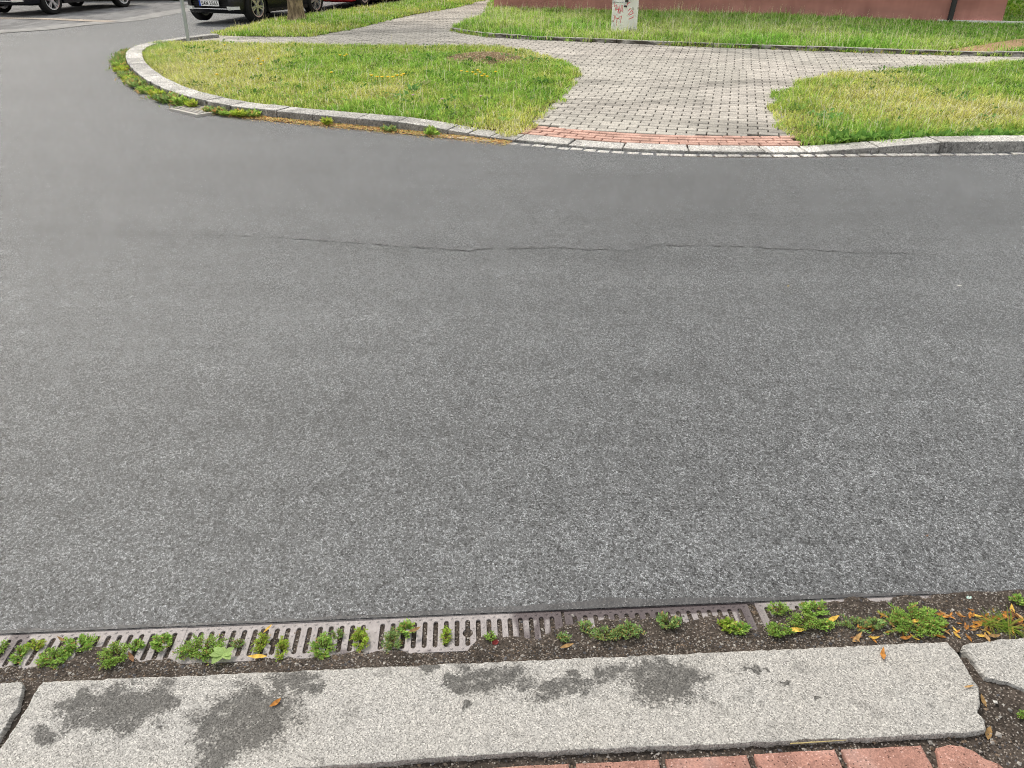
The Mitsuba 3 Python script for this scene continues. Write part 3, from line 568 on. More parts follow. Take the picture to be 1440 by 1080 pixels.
# ------------------------------------------------------------------ lawns, footpath
edge_pts = np.array(PLAN['edging'])
kb_pts = lambda a, b, off: kerb_at(np.linspace(a, b, 60), off)
VL = Polygon(np.vstack([kb_pts(ka[4], ka[nt + 2], KW + .005), np.array(PLAN['verge_left'])[::-1]])).buffer(0)
vr = np.array(PLAN['verge_right'])
VR = Polygon(np.vstack([vr[1:], [(12.5, 13.6), (12.5, kerb_at(arc[-1], KW)[1])], kb_pts(arc[-1], ka[nt + nl - 1] + .05, KW + .005)])).buffer(0)
ed = edge_pts[-1] - edge_pts[-3]; ed /= np.linalg.norm(ed); en = np.array([-ed[1], ed[0]])
VH = Polygon(np.vstack([edge_pts + en * .05, [edge_pts[-1] + ed * 9, edge_pts[-1] + ed * 9 + en * 14, (-.5, 30)], np.array(PLAN['verge_house'])[::-1][:-1]])).buffer(0)
VT = Polygon(np.vstack([PLAN['verge_tree'], [(-.2, 27)], [(-2.0, 27)], np.array(PLAN['verge_tree_back'])[::-1]])).buffer(0)
lawn_lab = ['left island of grass inside the curved kerb', 'right verge of grass behind the straight kerb', 'strip of grass in front of the red building', 'grass verge around the street tree']
lawns = [VL, VR, VH, VT]
for g, lab in zip(lawns, lawn_lab):
    put('lawn', sheet(g.buffer(-.015), .045, .7), 'mat_lawn', kind='structure', label='soil of the ' + lab)
plaza = Polygon(np.vstack([kb_pts(ka[nt + 1], ka[nt + nl - 1] + .02, KW + .004), vr[1:], [(12.5, 13.6), tuple(edge_pts[-1] + ed * 4.5)], edge_pts[::-1], PLAN['verge_house'][1:], [(-.45, 21.2), (1, 27), (-.2, 27)],
                           np.array(PLAN['verge_tree'])[::-1], kb_pts(ka[0], ka[3], KW + .004), np.array(PLAN['verge_left'])[:-1]])).buffer(0)
FZ = .03
put('footpath', sheet(plaza.buffer(.12), FZ - .022, .7), 'mat_sand', kind='structure', label='footpath of grey and red paving blocks between the lawns')
def paver_mesh(lx, ly, c=.006, t=.02):
    V, F = slab([(-lx / 2, -ly / 2), (lx / 2, -ly / 2), (lx / 2, ly / 2), (-lx / 2, ly / 2)], 0, t, c)
    V = np.array(V, float)
    # keep a mitred arris on the four corners
    o = ccw([(-lx / 2, -ly / 2), (lx / 2, -ly / 2), (lx / 2, ly / 2), (-lx / 2, ly / 2)])
    V = np.vstack([np.c_[o, np.full(4, -t)], np.c_[o, np.full(4, -c * .6)], np.c_[o * (1 - 2 * c / np.array([lx, ly])), np.zeros(4)]])
    F = []
    for r in range(2):
        for i in range(4):
            k = (i + 1) % 4; F += [[4 * r + i, 4 * r + k, 4 * r + 4 + k], [4 * r + i, 4 * r + 4 + k, 4 * r + 4 + i]]
    F += [[8, 9, 10], [8, 10, 11]]
    return V, np.array(F)
# four courses of red blocks behind the dropped kerb
sR0, sR1 = ka[nt + 1] + .02, ka[nt + nl - 1] + .12
red_ply = mikit.ply(paver_mesh(.174, .080), 'mat_red_far')
for r in range(4):
    off = KW + .012 + .05 + r * .102
    n = int((sR1 - sR0) / .2)
    for k in range(n + 1):
        s = sR0 + (k + .5 * (r % 2)) * .2
        if s > sR1 + .02: continue
        c = kerb_at(s, off); d = kerb_at(s + .03, off)
        put_shared('red_paving_block', red_ply, mtx(c[0], c[1], float(T(*c)) + FZ + RNG.uniform(-.002, .002), math.degrees(math.atan2(d[1] - c[1], d[0] - c[0])) + RNG.uniform(-.8, .8)), 'footpath')
red_zone = Polygon(np.vstack([kb_pts(sR0 - .3, sR1 + .4, 0), kb_pts(sR0 - .3, sR1 + .4, KW + .012 + 4 * .102)[::-1]])).buffer(0)
zl = np.array(PLAN['zone_line'])
def in_far_zone(c): return c[0] * sa + c[1] * ca > 105 * .118
slopeZ = math.degrees(math.atan(.02))
grey_mesh = paver_mesh(.186, .1055); grey_ply = mikit.ply(grey_mesh, 'mat_paver'); wide_mesh = paver_mesh(.232, .107)
pl_in = plaza.buffer(.10).difference(red_zone)
spots = []
for rr in range(40, 300):
    w = (rr + .5) * .118
    for k in range(-70, 90):
        u = (k + .5 + (.5 if rr % 2 else 0)) * .2 - .2
        spots.append((u * ca + w * sa, -u * sa + w * ca, 0))
spots = np.array(spots)
ok = shapely.contains_xy(pl_in, spots[:, 0], spots[:, 1])
spots = spots[ok]
near = np.array([not in_far_zone(c) for c in spots])
A = spots[near]; A = A[np.argsort(np.hypot(A[:, 0], A[:, 1]))]
def paver_tw(c): return mtx(c[0], c[1], float(T(c[0], c[1])) + FZ + RNG.uniform(-.0025, .0025), -14.5 + RNG.uniform(-.6, .6), 1, (slopeZ + RNG.uniform(-.5, .5), RNG.uniform(-.5, .5)))
for c in A[:300]: put_shared('paving_block', grey_ply, paver_tw(c), 'footpath')
def joined(places, mesh):
    V0, F0 = mesh; n = len(places)
    ang = np.radians(-14.5 + RNG.uniform(-.6, .6, n)); cs, sn = np.cos(ang), np.sin(ang)
    V = np.empty((n, len(V0), 3))
    V[..., 0] = V0[:, 0] * cs[:, None] - V0[:, 1] * sn[:, None] + places[:, 0:1]
    V[..., 1] = V0[:, 0] * sn[:, None] + V0[:, 1] * cs[:, None] + places[:, 1:2]
    V[..., 2] = V0[:, 2] + T(V[..., 0], V[..., 1]) + FZ + RNG.uniform(-.0025, .0025, n)[:, None]
    return V.reshape(-1, 3), (F0[None] + (np.arange(n) * len(V0))[:, None, None]).reshape(-1, 3)
put('far_paving_blocks', joined(A[300:], grey_mesh), 'mat_paver', 'footpath', kind='stuff', label='grey paving blocks farther along the footpath')
B = []
for rr in range(40, 300):
    w = (rr + .5) * .118
    for k in range(-70, 90):
        u = (k + .5 + (.5 if rr % 2 else 0)) * .25
        B.append((u * ca + w * sa, -u * sa + w * ca, 0))
B = np.array(B); B = B[shapely.contains_xy(pl_in, B[:, 0], B[:, 1])]
B = B[[bool(in_far_zone(c)) for c in B]]
put('far_paving_blocks', joined(B, wide_mesh), 'mat_paver', 'footpath', kind='stuff', label='larger grey paving blocks beyond the straight cross joint')

# rough edging stones in front of the building's lawn
note('verge_edging', 'low rough stone edging along the lawn of the red building', None, None, 'structure')
ep = resample(np.vstack([edge_pts, [edge_pts[-1] + ed * 3.5]]), .05, closed=False)
es = np.r_[0, np.cumsum(np.linalg.norm(np.diff(ep, axis=0), axis=1))]
et = np.gradient(ep, axis=0); et /= np.linalg.norm(et, axis=1, keepdims=True); enn = np.c_[-et[:, 1], et[:, 0]]
s = 0.0; q = 0
while s < es[-1] - .3:
    b = min(s + RNG.uniform(.75, 1.15), es[-1]); x = np.linspace(s + .006, b - .006, 12)
    P0 = np.c_[np.interp(x, es, ep[:, 0]), np.interp(x, es, ep[:, 1])]; N0 = np.c_[np.interp(x, es, enn[:, 0]), np.interp(x, es, enn[:, 1])]
    w0 = (meshkit.fbm(np.c_[x * 7, x * 0, x * 0 + q], 3, 3) - .5)[:, None] * .03
    o = np.vstack([P0 + N0 * w0, (P0 + N0 * .085)[::-1]])
    put('edging_stone', slab(o, T(o[:, 0], o[:, 1]) + .095 + RNG.uniform(-.008, .008), .25, .01), 'mat_edging', 'verge_edging', smooth=40)
    s = b; q += 1

# parking lane at far left with pale borders
le = np.array(PLAN['lane_edge']); lane = Polygon(np.vstack([le, [(-4, 34), (-30, 40), (-34, 20)]])).buffer(0)
put('parking_lane', sheet(lane, .006, 1.0), 'mat_lane', kind='structure', label='grey cobbled parking area at the far left')
put('pale_border', sheet(LineString(le).buffer(.34, cap_style=2), .011, .7), 'mat_pale_strip', 'parking_lane', label='pale stone border between asphalt and parking area')
put('sandy_border', sheet(LineString(PLAN['lane_rim']).buffer(.16, cap_style=2), .015, .7), 'mat_sandy_strip', 'parking_lane', label='sandy strip in front of the parked off-road car')

dirt = Polygon(PLAN['dirt']).convex_hull.union(Polygon([PLAN['dirt'][2], PLAN['dirt'][3], np.array(PLAN['dirt'][3]) + [3, .3], np.array(PLAN['dirt'][2]) + [3, .8]])).buffer(.08)
put('dirt_track', sheet(dirt, .062, .4), 'mat_dirt', kind='structure', label='bare tan dirt track worn across the lawn at the right')

# ------------------------------------------------------------------ grass
def blades(poly, dens, h0, h1, tone, seed, stalks=.03, avoid=None, wid=.0040, hfun=None, yellow=()):
    r = np.random.default_rng(seed)
    big = poly.buffer(.13)
    x0, y0, x1, y1 = big.bounds; n = int((x1 - x0) * (y1 - y0) * dens)
    p = np.c_[r.uniform(x0, x1, n), r.uniform(y0, y1, n)]
    p = p[shapely.contains_xy(big, p[:, 0], p[:, 1])]
    border = np.array(shapely.distance(poly.boundary, shapely.points(p))); border = np.where(shapely.contains_xy(poly, p[:, 0], p[:, 1]), border, -border)
    lim = (meshkit.fbm(np.c_[p * 4.5, p[:, :1] * 0], 3, seed + 9) - .72) * .30
    k = border > lim; p, border = p[k], border[k]
    if avoid is not None:
        k = ~shapely.contains_xy(avoid, p[:, 0], p[:, 1]) | (r.random(len(p)) < .06); p, border = p[k], border[k]
    q = np.c_[p, np.zeros(len(p))]
    clump = meshkit.fbm(q * 3.5, 3, seed); patch = meshkit.fbm(q * .7 + 5, 3, seed + 1); fine = meshkit.fbm(q * 9, 2, seed + 2)
    keep = r.random(len(p)) < .25 + 1.15 * clump
    p, clump, patch, fine, border = p[keep], clump[keep], patch[keep], fine[keep], border[keep]
    n = len(p)
    h = (h0 + (h1 - h0) * r.random(n) ** 1.5) * (.45 + 1.05 * clump) * (.6 + .4 * np.clip(border / .12, 0, 1))
    if hfun is not None: h = h * hfun(p)
    st = r.random(n) < stalks; h = np.where(st, h * r.uniform(1.3, 1.9, n), h)
    az = r.uniform(0, 2 * np.pi, n); lean = np.where(st, r.uniform(.05, .3, n), r.uniform(.2, 1.2, n)); w = wid * r.uniform(.6, 1.5, n) * np.where(st, .6, 1)
    d = np.c_[np.cos(az), np.sin(az)]; fa = az + np.pi / 2 + r.uniform(-.7, .7, n); e = np.c_[np.cos(fa), np.sin(fa)]
    z0 = T(p[:, 0], p[:, 1]) + .035
    V = np.empty((n, 5, 3))
    mid_, tip = d * (h * lean * .38)[:, None], d * (h * lean)[:, None]
    V[:, 0, :2] = p - e * w[:, None]; V[:, 1, :2] = p + e * w[:, None]; V[:, :2, 2] = z0[:, None]
    V[:, 2, :2] = p + mid_ - e * w[:, None] * .85; V[:, 3, :2] = p + mid_ + e * w[:, None] * .85; V[:, 2:4, 2] = (z0 + h * .6)[:, None]
    V[:, 4, :2] = p + tip; V[:, 4, 2] = z0 + h * (1 - .28 * np.clip(lean, 0, 1.2))
    F = np.array([[0, 1, 3], [0, 3, 2], [2, 3, 4]])[None] + (np.arange(n) * 5)[:, None, None]
    g1, g2, y1, s1 = (np.array(c) for c in tone)
    t = np.clip((patch - .36) * 3.0 + r.normal(0, .28, n) + (fine - .5) * 1.2, 0, 1)[:, None]
    col = g1 + (g2 - g1) * np.clip(r.random(n)[:, None] * .8 + (fine[:, None] - .3) * .7, 0, 1)
    col = col + (y1 - col) * t * .8
    for (cx, cy, rx, ry, k_) in yellow: patch = patch + k_ * np.exp(-((p[:, 0] - cx) / rx) ** 2 - ((p[:, 1] - cy) / ry) ** 2)
    t = np.clip((patch - .36) * 3.0 + r.normal(0, .28, n) + (fine - .5) * 1.2, 0, 1)[:, None]
    col = g1 + (g2 - g1) * np.clip(r.random(n)[:, None] * .8 + (fine[:, None] - .3) * .7, 0, 1); col = col + (y1 - col) * t * .8
    straw = (r.random(n) < .05 + .30 * np.clip((patch - .48) * 3, 0, 1)) | st
    col = np.where(straw[:, None], s1, col) * r.uniform(.5, 1.5, n)[:, None]
    col = np.minimum(col, .88)
    return (V.reshape(-1, 3), F.reshape(-1, 3)), np.repeat(col, 5, 0)
GREEN = [(.20, .41, .06), (.44, .66, .14), (.74, .74, .22), (.88, .80, .50)]
LUSH = [(.18, .42, .06), (.39, .66, .13), (.56, .71, .18), (.82, .80, .46)]
DRY = [(.20, .41, .06), (.44, .64, .14), (.78, .75, .24), (.88, .80, .50)]
mound_c = PLAN['mound'][0]
mound = affinity.scale(Point(*mound_c).buffer(1.0), .60, .70)
post_hole = Polygon(PLAN['post'] + [(PLAN['post'][0][0] + .1, PLAN['post'][0][1] + .22)]).buffer(.05)
def clip_view(g, x0, x1, y1): return g.intersection(sbox(x0, 0, x1, y1))
m, c = blades(clip_view(VL, -7, 2, 16), 4200, .045, .12, GREEN, 11, .02, mound, yellow=[(-4.8, 12.6, 1.3, 2.0, .28), (-2.2, 10.0, 1.2, .6, .22), (-3.4, 10.6, .8, .7, .2), (-.5, 10.2, 1.2, 1.6, -.15), (-1.6, 12.2, 1.0, 1.2, -.15)])
put('grass', m, 'mat_leaf', kind='stuff', color=c, label='green and yellowing grass on the left island inside the curved kerb')
m, c = blades(clip_view(VR, 2, 9.2, 15), 4200, .045, .13, DRY, 12, .03, yellow=[(4.6, 8.9, 1.4, 1.0, .32), (6.2, 8.8, 1.8, .9, .28), (3.3, 8.2, .4, .5, -.2), (7.5, 11.5, 1.6, .8, -.35)])
put('grass', m, 'mat_leaf', kind='stuff', color=c, label='sun bleached grass on the right verge behind the straight kerb')
hx = np.array(PLAN['house'][0]); hd = np.array([-.963, .268]); hn = np.array([.268, .963]); HL = 11.15
house_fp = Polygon([hx, hx + hd * HL, hx + hd * HL + hn * 10, hx + hn * 10])
m, c = blades(clip_view(VH, -2, 14, 24).difference(house_fp), 2500, .07, .2, LUSH, 13, .05, dirt.buffer(.02).union(post_hole), .006, lambda p: np.interp(p[:, 0], [6.0, 9.5], [1, .42]))
put('grass', m, 'mat_leaf', kind='stuff', color=c, label='tall lush grass strip in front of the red building')
m, c = blades(clip_view(VT, -7, 2, 25), 2300, .05, .13, GREEN, 14, .04, Point(*PLAN['tree'][0]).buffer(.25), .006)
put('grass', m, 'mat_leaf', kind='stuff', color=c, label='grass on the verge around the street tree')
# broad leaved herbs and clover mixed into the turf
def herbs(poly, n_c, seed):
    r = np.random.default_rng(seed); x0, y0, x1, y1 = poly.bounds
    c_ = np.c_[r.uniform(x0, x1, n_c), r.uniform(y0, y1, n_c)]; c_ = c_[shapely.contains_xy(poly, c_[:, 0], c_[:, 1])]
    k = r.integers(8, 30, len(c_)); i_ = np.repeat(np.arange(len(c_)), k); n = len(i_); rad = r.uniform(.03, .13, len(c_))
    q = c_[i_] + r.normal(0, 1, (n, 2)) * rad[i_][:, None]; az = r.uniform(0, 2 * np.pi, n); el = r.uniform(.0, .8, n); L = r.uniform(.6, 1.3, n) * r.uniform(.025, .07, len(c_))[i_]
    D = np.c_[np.cos(az) * np.cos(el), np.sin(az) * np.cos(el), np.sin(el)]
    C = np.array([(.13, .29, .06), (.20, .40, .12), (.34, .52, .14), (.46, .50, .22), (.11, .22, .06)])[r.integers(0, 5, len(c_))][i_] * r.uniform(.75, 1.25, n)[:, None]
    V, F, C = leaf_card(n, np.c_[q, T(q[:, 0], q[:, 1]) + r.uniform(.06, .11, n)], D, np.tile((0, 0, 1.), (n, 1)) + r.normal(0, .3, (n, 3)), L, L * .24, C)
    return (V, F), C
# heap of dry mown grass
def dry_heap():
    r = np.random.default_rng(31); n = 4200
    a = r.uniform(0, 2 * np.pi, n); q = np.sqrt(r.random(n))
    p = np.c_[mound_c[0] + .62 * q * np.cos(a), mound_c[1] + .74 * q * np.sin(a)]
    z = T(p[:, 0], p[:, 1]) + .045 + .07 * (1 - q ** 2) * r.uniform(.6, 1.0, n)
    az = r.uniform(0, np.pi, n); L = r.uniform(.02, .06, n); w = r.uniform(.002, .004, n); d = np.c_[np.cos(az), np.sin(az)]; e = np.c_[-d[:, 1], d[:, 0]]
    V = np.empty((n, 4, 3)); tz = r.uniform(-.015, .02, n)
    V[:, 0, :2] = p - d * L[:, None]; V[:, 1, :2] = p - e * w[:, None]; V[:, 2, :2] = p + d * L[:, None]; V[:, 3, :2] = p + e * w[:, None]
    V[:, 0, 2] = z - tz; V[:, 1, 2] = z + .004; V[:, 2, 2] = z + tz; V[:, 3, 2] = z + .004
    F = np.array([[0, 1, 2], [0, 2, 3]])[None] + (np.arange(n) * 4)[:, None, None]
    col = np.array([(.66, .50, .38), (.74, .60, .46), (.46, .32, .23), (.66, .60, .40)])[r.integers(0, 4, n)] * r.uniform(.7, 1.2, n)[:, None]
    return (V.reshape(-1, 3), F.reshape(-1, 3)), np.repeat(col, 4, 0)
m, c = dry_heap()
put('dry_grass_heap', m, 'mat_litter', kind='stuff', color=c, label='low brown heap of dry grass at the back of the left island')

# ------------------------------------------------------------------ weeds
def leaf_card(n, pos, dirv, up, L, W, cols, fold=.25):
    """n folded leaves: 6 vertices, 4 triangles each."""
    s = np.cross(dirv, up); s /= np.linalg.norm(s, axis=1, keepdims=True) + 1e-9; u = np.cross(s, dirv)
    V = np.empty((n, 6, 3)); L, W = L[:, None], W[:, None]
    V[:, 0] = pos; V[:, 1] = pos + dirv * L * .45 + s * W + u * W * fold; V[:, 2] = pos + dirv * L * .45 - s * W + u * W * fold
    V[:, 3] = pos + dirv * L * .5; V[:, 4] = pos + dirv * L; V[:, 5] = pos + dirv * L * .8 - u * L * .02
    F = np.array([[0, 1, 3], [0, 3, 2], [1, 4, 3], [2, 3, 4]])[None] + (np.arange(n) * 6)[:, None, None]
    return V.reshape(-1, 3), F.reshape(-1, 3), np.repeat(cols, 6, 0)
WEED_T = [[(.31, .52, .11), (.43, .61, .16), (.20, .37, .07)], [(.34, .52, .07), (.46, .60, .10), (.42, .46, .13)], [(.24, .42, .14), (.34, .48, .18), (.48, .42, .16)]]
def weed_mesh(rx, ry, tone, seed, zoff=0.0, leaf=.0095, dense=1.0):
    r = np.random.default_rng(seed)
    ns = max(8, int(36 * dense * (rx * ry) ** .5 / .03 * 1.1)); P_, D_, U_, L_, W_, C_ = [], [], [], [], [], []
    stems = []
    H = min(.55 * min(rx, ry) + .008, .026)
    for i in range(ns):
        a = r.uniform(0, 2 * np.pi); q = np.sqrt(r.random()); root = np.array([rx * .55 * q * np.cos(a), ry * .55 * q * np.sin(a), 0])
        b = a + r.normal(0, .6); reach = np.array([rx * np.cos(b), ry * np.sin(b)]) * (r.uniform(.3, .6) if r.random() < .86 else r.uniform(.6, .9))
        k = max(4, int(np.hypot(*reach) / .0036) + 3); t = np.linspace(0, 1, k)[:, None]
        pts = root + np.c_[reach[0] * t, reach[1] * t, H * (1 - q * .6) * r.uniform(.5, 1.15) * np.sin(np.pi * .6 * t) + .002]
        stems.append(pts)
        for j_ in range(k):
            for _ in range(2):
                az = b + (1 if j_ % 2 else -1) * r.uniform(.5, 1.4); el = r.uniform(.0, .9)
                P_.append(pts[j_]); D_.append((np.cos(az) * np.cos(el), np.sin(az) * np.cos(el), np.sin(el))); U_.append((r.normal(0, .35), r.normal(0, .35), 1.0))
                l = leaf * r.uniform(.6, 1.25); L_.append(l); W_.append(l * r.uniform(.17, .27))
                C_.append(np.array(WEED_T[tone][int(r.choice(3, p=[.5, .33, .17]))]) * r.uniform(.6, 1.3) if r.random() > .06 else np.array((.52, .34, .14)))
    V, F, C = leaf_card(len(P_), np.array(P_), np.array(D_), np.array(U_), np.array(L_), np.array(W_), np.array(C_))
    vs, fs, cs = [V], [F], [C]; at = len(V)
    for pts in stems:
        m_ = tube(pts, .0006, 3, False); vs.append(m_.vertices); fs.append(m_.faces + at); cs.append(np.tile((.20, .16, .06), (len(m_.vertices), 1))); at += len(m_.vertices)
    V = np.vstack(vs); V[:, 2] += zoff
    return (V, np.vstack(fs)), np.vstack(cs)
weed_labels = ['weed at the left picture edge in the first visible slot of the channel', 'short narrow weed in a slot just left of the touching pair of clumps', 'small yellowish weed at the top edge of the left grate', 'left one of two touching weed clumps on the left grate',
    'right one of two touching weed clumps on the left grate', 'tall leaning weed clump alone right of the left grate', 'small weed joined to the top right of the tall leaning clump', 'rounded weed between the tall leaning clump and the widest mat', 'wide mat of weeds on the second grate, the largest on the left half',
    'small weed in the slot right of the pale broad leaved weed', 'narrow weed in the slot above a yellow leaf on the second grate', 'thin weed in the slot right of the keyhole of the second grate', 'long weed clump hanging over the lower rim of the second grate', 'small weed high in the slot right of the long hanging clump',
    'bright narrow weed tuft at the gap between the second and third grates', 'pale weed tuft over the left slots of the third grate', 'small bright weed at the upper right of the pale tuft', 'slim weed in the slot left of the keyhole of the third grate', 'tiny weed beside the dark red leaf', 'small weed above an orange leaf on the fourth grate',
    'small greyish weed left of the two joined clumps', 'left one of two joined weed clumps on the fourth grate', 'right one of two joined weed clumps on the fourth grate', 'rounded weed standing alone at the top edge of the fourth grate', 'yellowish weed against the bars at the right end of the fourth grate', 'low weed joined to the right of the yellowish weed by the bars',
    'upper weed of a pair at the left end of the right hand weed bank', 'lower weed of a pair at the left end of the right hand weed bank', 'top weed of the broad clump in the right hand weed bank', 'lower weed of the broad clump in the right hand weed bank', 'right weed of the broad clump, beside a large tan leaf', 'sparse weed between the broad clump and the biggest clump',
    'small weed touching the left side of the biggest clump', 'biggest bright green weed clump at the right end of the channel', 'small weed at the right picture edge beside the asphalt', 'small weed in the dark soil at the bottom right corner']
near_px = []
for i, (x, y, rx, ry, tone) in enumerate(PLAN['weeds']):
    rx = rx * .98
    u, v = float((np.array([x, y]) - g0) @ gdir), float((np.array([x, y]) - g0) @ gnor)
    z = K0 * .6 if i == 35 else max(float(soil_height(np.array([u]), np.array([v]))[0]), -.004)
    ry2 = max(ry * (1.05 if i == 33 else .85), .011)
    (V, F), C = weed_mesh(rx, ry2, tone, 100 + i, 0, (.0085, .0105, .0065)[(i * 7 + tone) % 3] * (1 if rx > .02 else .85), (1.1, .85, 1.5)[(i * 7 + tone) % 3] * (1.0 if i not in (31, 20) else .5))
    a = math.radians(GANG); ang = a
    R = np.array([[math.cos(ang), -math.sin(ang)], [math.sin(ang), math.cos(ang)]])
    V = V.copy(); V[:, :2] = V[:, :2] @ R.T + [x, y]; V[:, 2] += z
    lab = weed_labels[i]
    put('weed_clump', (V, F), 'mat_leaf', color=C, label=lab, cat='weed', group='weeds in the drain channel')
# broad leaved seedling and two grass tufts
def broad_weed(x, y, z, n, L, seed, lab):
    r = np.random.default_rng(seed); t = thing('broadleaf_weed', lab, 'weed')
    for k in range(n):
        a = 2 * np.pi * k / n + r.uniform(-.3, .3); l = L * r.uniform(.7, 1.15); el = r.uniform(.15, .6)
        m_ = 9; s = np.linspace(0, 1, m_); w = l * .30 * np.sin(np.pi * np.clip(s * .93 + .05, 0, 1)) ** .8
        cx = s * l; cz = np.sin(el) * s * l - .35 * l * s ** 2 * .6
        V = np.vstack([np.c_[cx, -w, cz + w * .25], np.c_[cx, w * 0, cz], np.c_[cx, w, cz + w * .25]])
        i_ = np.arange(m_ - 1); F = np.vstack([np.c_[q * m_ + i_, q * m_ + i_ + 1, (q + 1) * m_ + i_ + 1] for q in (0, 1)] + [np.c_[q * m_ + i_, (q + 1) * m_ + i_ + 1, (q + 1) * m_ + i_] for q in (0, 1)])
        R = np.array([[np.cos(a), -np.sin(a)], [np.sin(a), np.cos(a)]]); V[:, :2] = V[:, :2] @ R.T
        V += [x, y, z]
        col = np.tile(np.array((.42, .58, .22)) * r.uniform(.85, 1.1), (len(V), 1))
        put('leaf', (V, F), 'mat_leaf', t, color=col, smooth=True)
broad_weed(*PLAN['broadleaf'][0], .012, 7, .034, 3, 'pale broad leaved weed at the right edge of the widest weed mat')
def grass_tuft(x, y, z, n, L, seed, lab):
    r = np.random.default_rng(seed); V, F, C = [], [], []
    for k in range(n):
        a = r.uniform(0, 2 * np.pi); l = L * r.uniform(.6, 1.2); w = .0013; up = r.uniform(.3, .9); s = np.linspace(0, 1, 5)
        c = np.c_[np.cos(a) * l * s, np.sin(a) * l * s, l * up * s - l * .5 * s ** 2] + r.normal(0, .006, 3) * [1, 1, 0]; e = np.array([-np.sin(a), np.cos(a), 0])
        ww = w * (1 - s)[:, None] + .0001; v = np.vstack([c - e * ww, c + e * ww]) + [x, y, z]; b = 10 * k
        V.append(v); F += [[b + i_, b + i_ + 1, b + 6 + i_] for i_ in range(4)] + [[b + i_, b + 6 + i_, b + 5 + i_] for i_ in range(4)]
        C.append(np.tile(np.array((.20, .32, .05) if r.random() < .7 else (.38, .34, .10)) * r.uniform(.8, 1.2), (10, 1)))
    put('grass_tuft', (np.vstack(V), np.array(F)), 'mat_leaf', color=np.vstack(C), label=lab, cat='grass')
grass_tuft(*PLAN['broadleaf'][1], .008, 60, .05, 5, 'left one of two grass tufts among orange leaves at the right end of the gutter')
grass_tuft(*PLAN['broadleaf'][2], .008, 90, .06, 6, 'right one of two grass tufts among orange leaves at the right end of the gutter')
ORD = ['first', 'second', 'third', 'fourth', 'fifth', 'sixth', 'seventh', 'eighth', 'ninth', 'tenth', 'eleventh', 'twelfth', 'thirteenth', 'fourteenth', 'fifteenth']
for i, (x, y, rx, ry, tone) in enumerate(PLAN['kerb_weeds']):
    d = np.hypot(cv[:, 0] - x, cv[:, 1] - y); ki = int(np.argmin(d)); base = cv[ki] - nrm[ki] * (.05 + min(rx, .16) * .55)
    rad = min(max(rx, .06), .17) if i < 15 else .045
    (V, F), C = weed_mesh(rad * RNG.uniform(1., 1.5), rad * RNG.uniform(.55, .8), tone, 300 + i, 0, .060, .11)
    C = np.clip(C * np.repeat(RNG.uniform(.75, 1.55, (len(C) // 6 + 1, 1)) * np.array([1.2, 1.05, 1.1]), 6, 0)[:len(C)], 0, .85); V = V.copy(); V[:, 2] *= RNG.uniform(.9, 1.7); ang = math.atan2(tan[ki][1], tan[ki][0]); R = np.array([[math.cos(ang), -math.sin(ang)], [math.sin(ang), math.cos(ang)]])
    V[:, :2] = V[:, :2] @ R.T + base; V[:, 2] += float(T(*base)) + .004
    put('kerb_weed', (V, F), 'mat_leaf', color=C, label=f'low weed clump under the curved far kerb, {ORD[i]} from the left' if i < 15 else f'small weed at the foot of the far kerb, {ORD[i - 15]} of four from the left', cat='weed', group='weeds under the curve of the far kerb' if i < 15 else 'small weeds in the far kerb joints')
# dandelion like flowers and clover heads on the left island
def flower(name, x, y, mat, r0, h, lab, cat_, grp):
    z = float(T(x, y)) + .045; f_ = thing(name, lab, cat_, grp)
    st = tube([(x, y, z), (x + .008, y, z + h * .6), (x + .01, y + .004, z + h)], .0025, 5)
    put('stem', st, 'mat_leaf', f_, color=np.tile((.14, .25, .04), (len(st.vertices), 1)))
    a = np.arange(10) * math.pi / 5
    V = np.vstack([[[0, 0, -.004]], np.c_[r0 * .6 * np.cos(a), r0 * .6 * np.sin(a), a * 0 + .004], np.c_[r0 * np.cos(a + .3), r0 * np.sin(a + .3), a * 0 + .012], [[0, 0, .017]]]) + [x + .01, y + .004, z + h]
    F = [[0, 1 + (i + 1) % 10, 1 + i] for i in range(10)] + [[1 + i, 1 + (i + 1) % 10, 11 + (i + 1) % 10] for i in range(10)] + [[1 + i, 11 + (i + 1) % 10, 11 + i] for i in range(10)] + [[11 + i, 11 + (i + 1) % 10, 21] for i in range(10)]
    put('flower_head', (V, np.array(F)), mat, f_)
for q_, (x, y) in enumerate(sorted(PLAN['flowers_mid'])): flower('yellow_flower', x, y, 'mat_flower', .026, .125, f'yellow flower in the row in the middle of the left island, {ORD[q_]} from the left', 'flower', 'row of yellow flowers')
for q_, (x, y) in enumerate(sorted(PLAN['flowers_right'])): flower('yellow_flower', x, y, 'mat_flower', .022, .12, f'yellow flower in the patch before the dry grass heap, {ORD[q_]} from the left', 'flower', 'yellow flowers below the dry heap')
for q_, (x, y) in enumerate(sorted(PLAN['flowers_left'])): flower('yellow_flower', x, y, 'mat_flower', .022, .12, f'scattered yellow flower on the left half of the island, {ORD[q_]} from the left', 'flower', 'scattered yellow flowers')
for q_, (x, y) in enumerate(sorted(PLAN['clover'])): flower('clover_flower', x, y, 'mat_clover', .018, .10, f'pale pink clover head near the front of the left island, {ORD[q_]} from the left', 'flower', 'clover heads')
for g_, n_, lab_ in ((clip_view(VL, -7, 2, 16), 420, 'broad leaved herbs scattered through the left island of grass'), (clip_view(VR, 2, 9.2, 15), 300, 'broad leaved herbs scattered through the right verge'), (clip_view(VH, -2, 12, 20).difference(house_fp).difference(dirt), 300, 'broad leaved herbs in the grass strip before the red building')):
    m, c = herbs(g_.buffer(-.12), n_, 90 + n_); put('herbs', m, 'mat_leaf', kind='stuff', color=c, label=lab_)
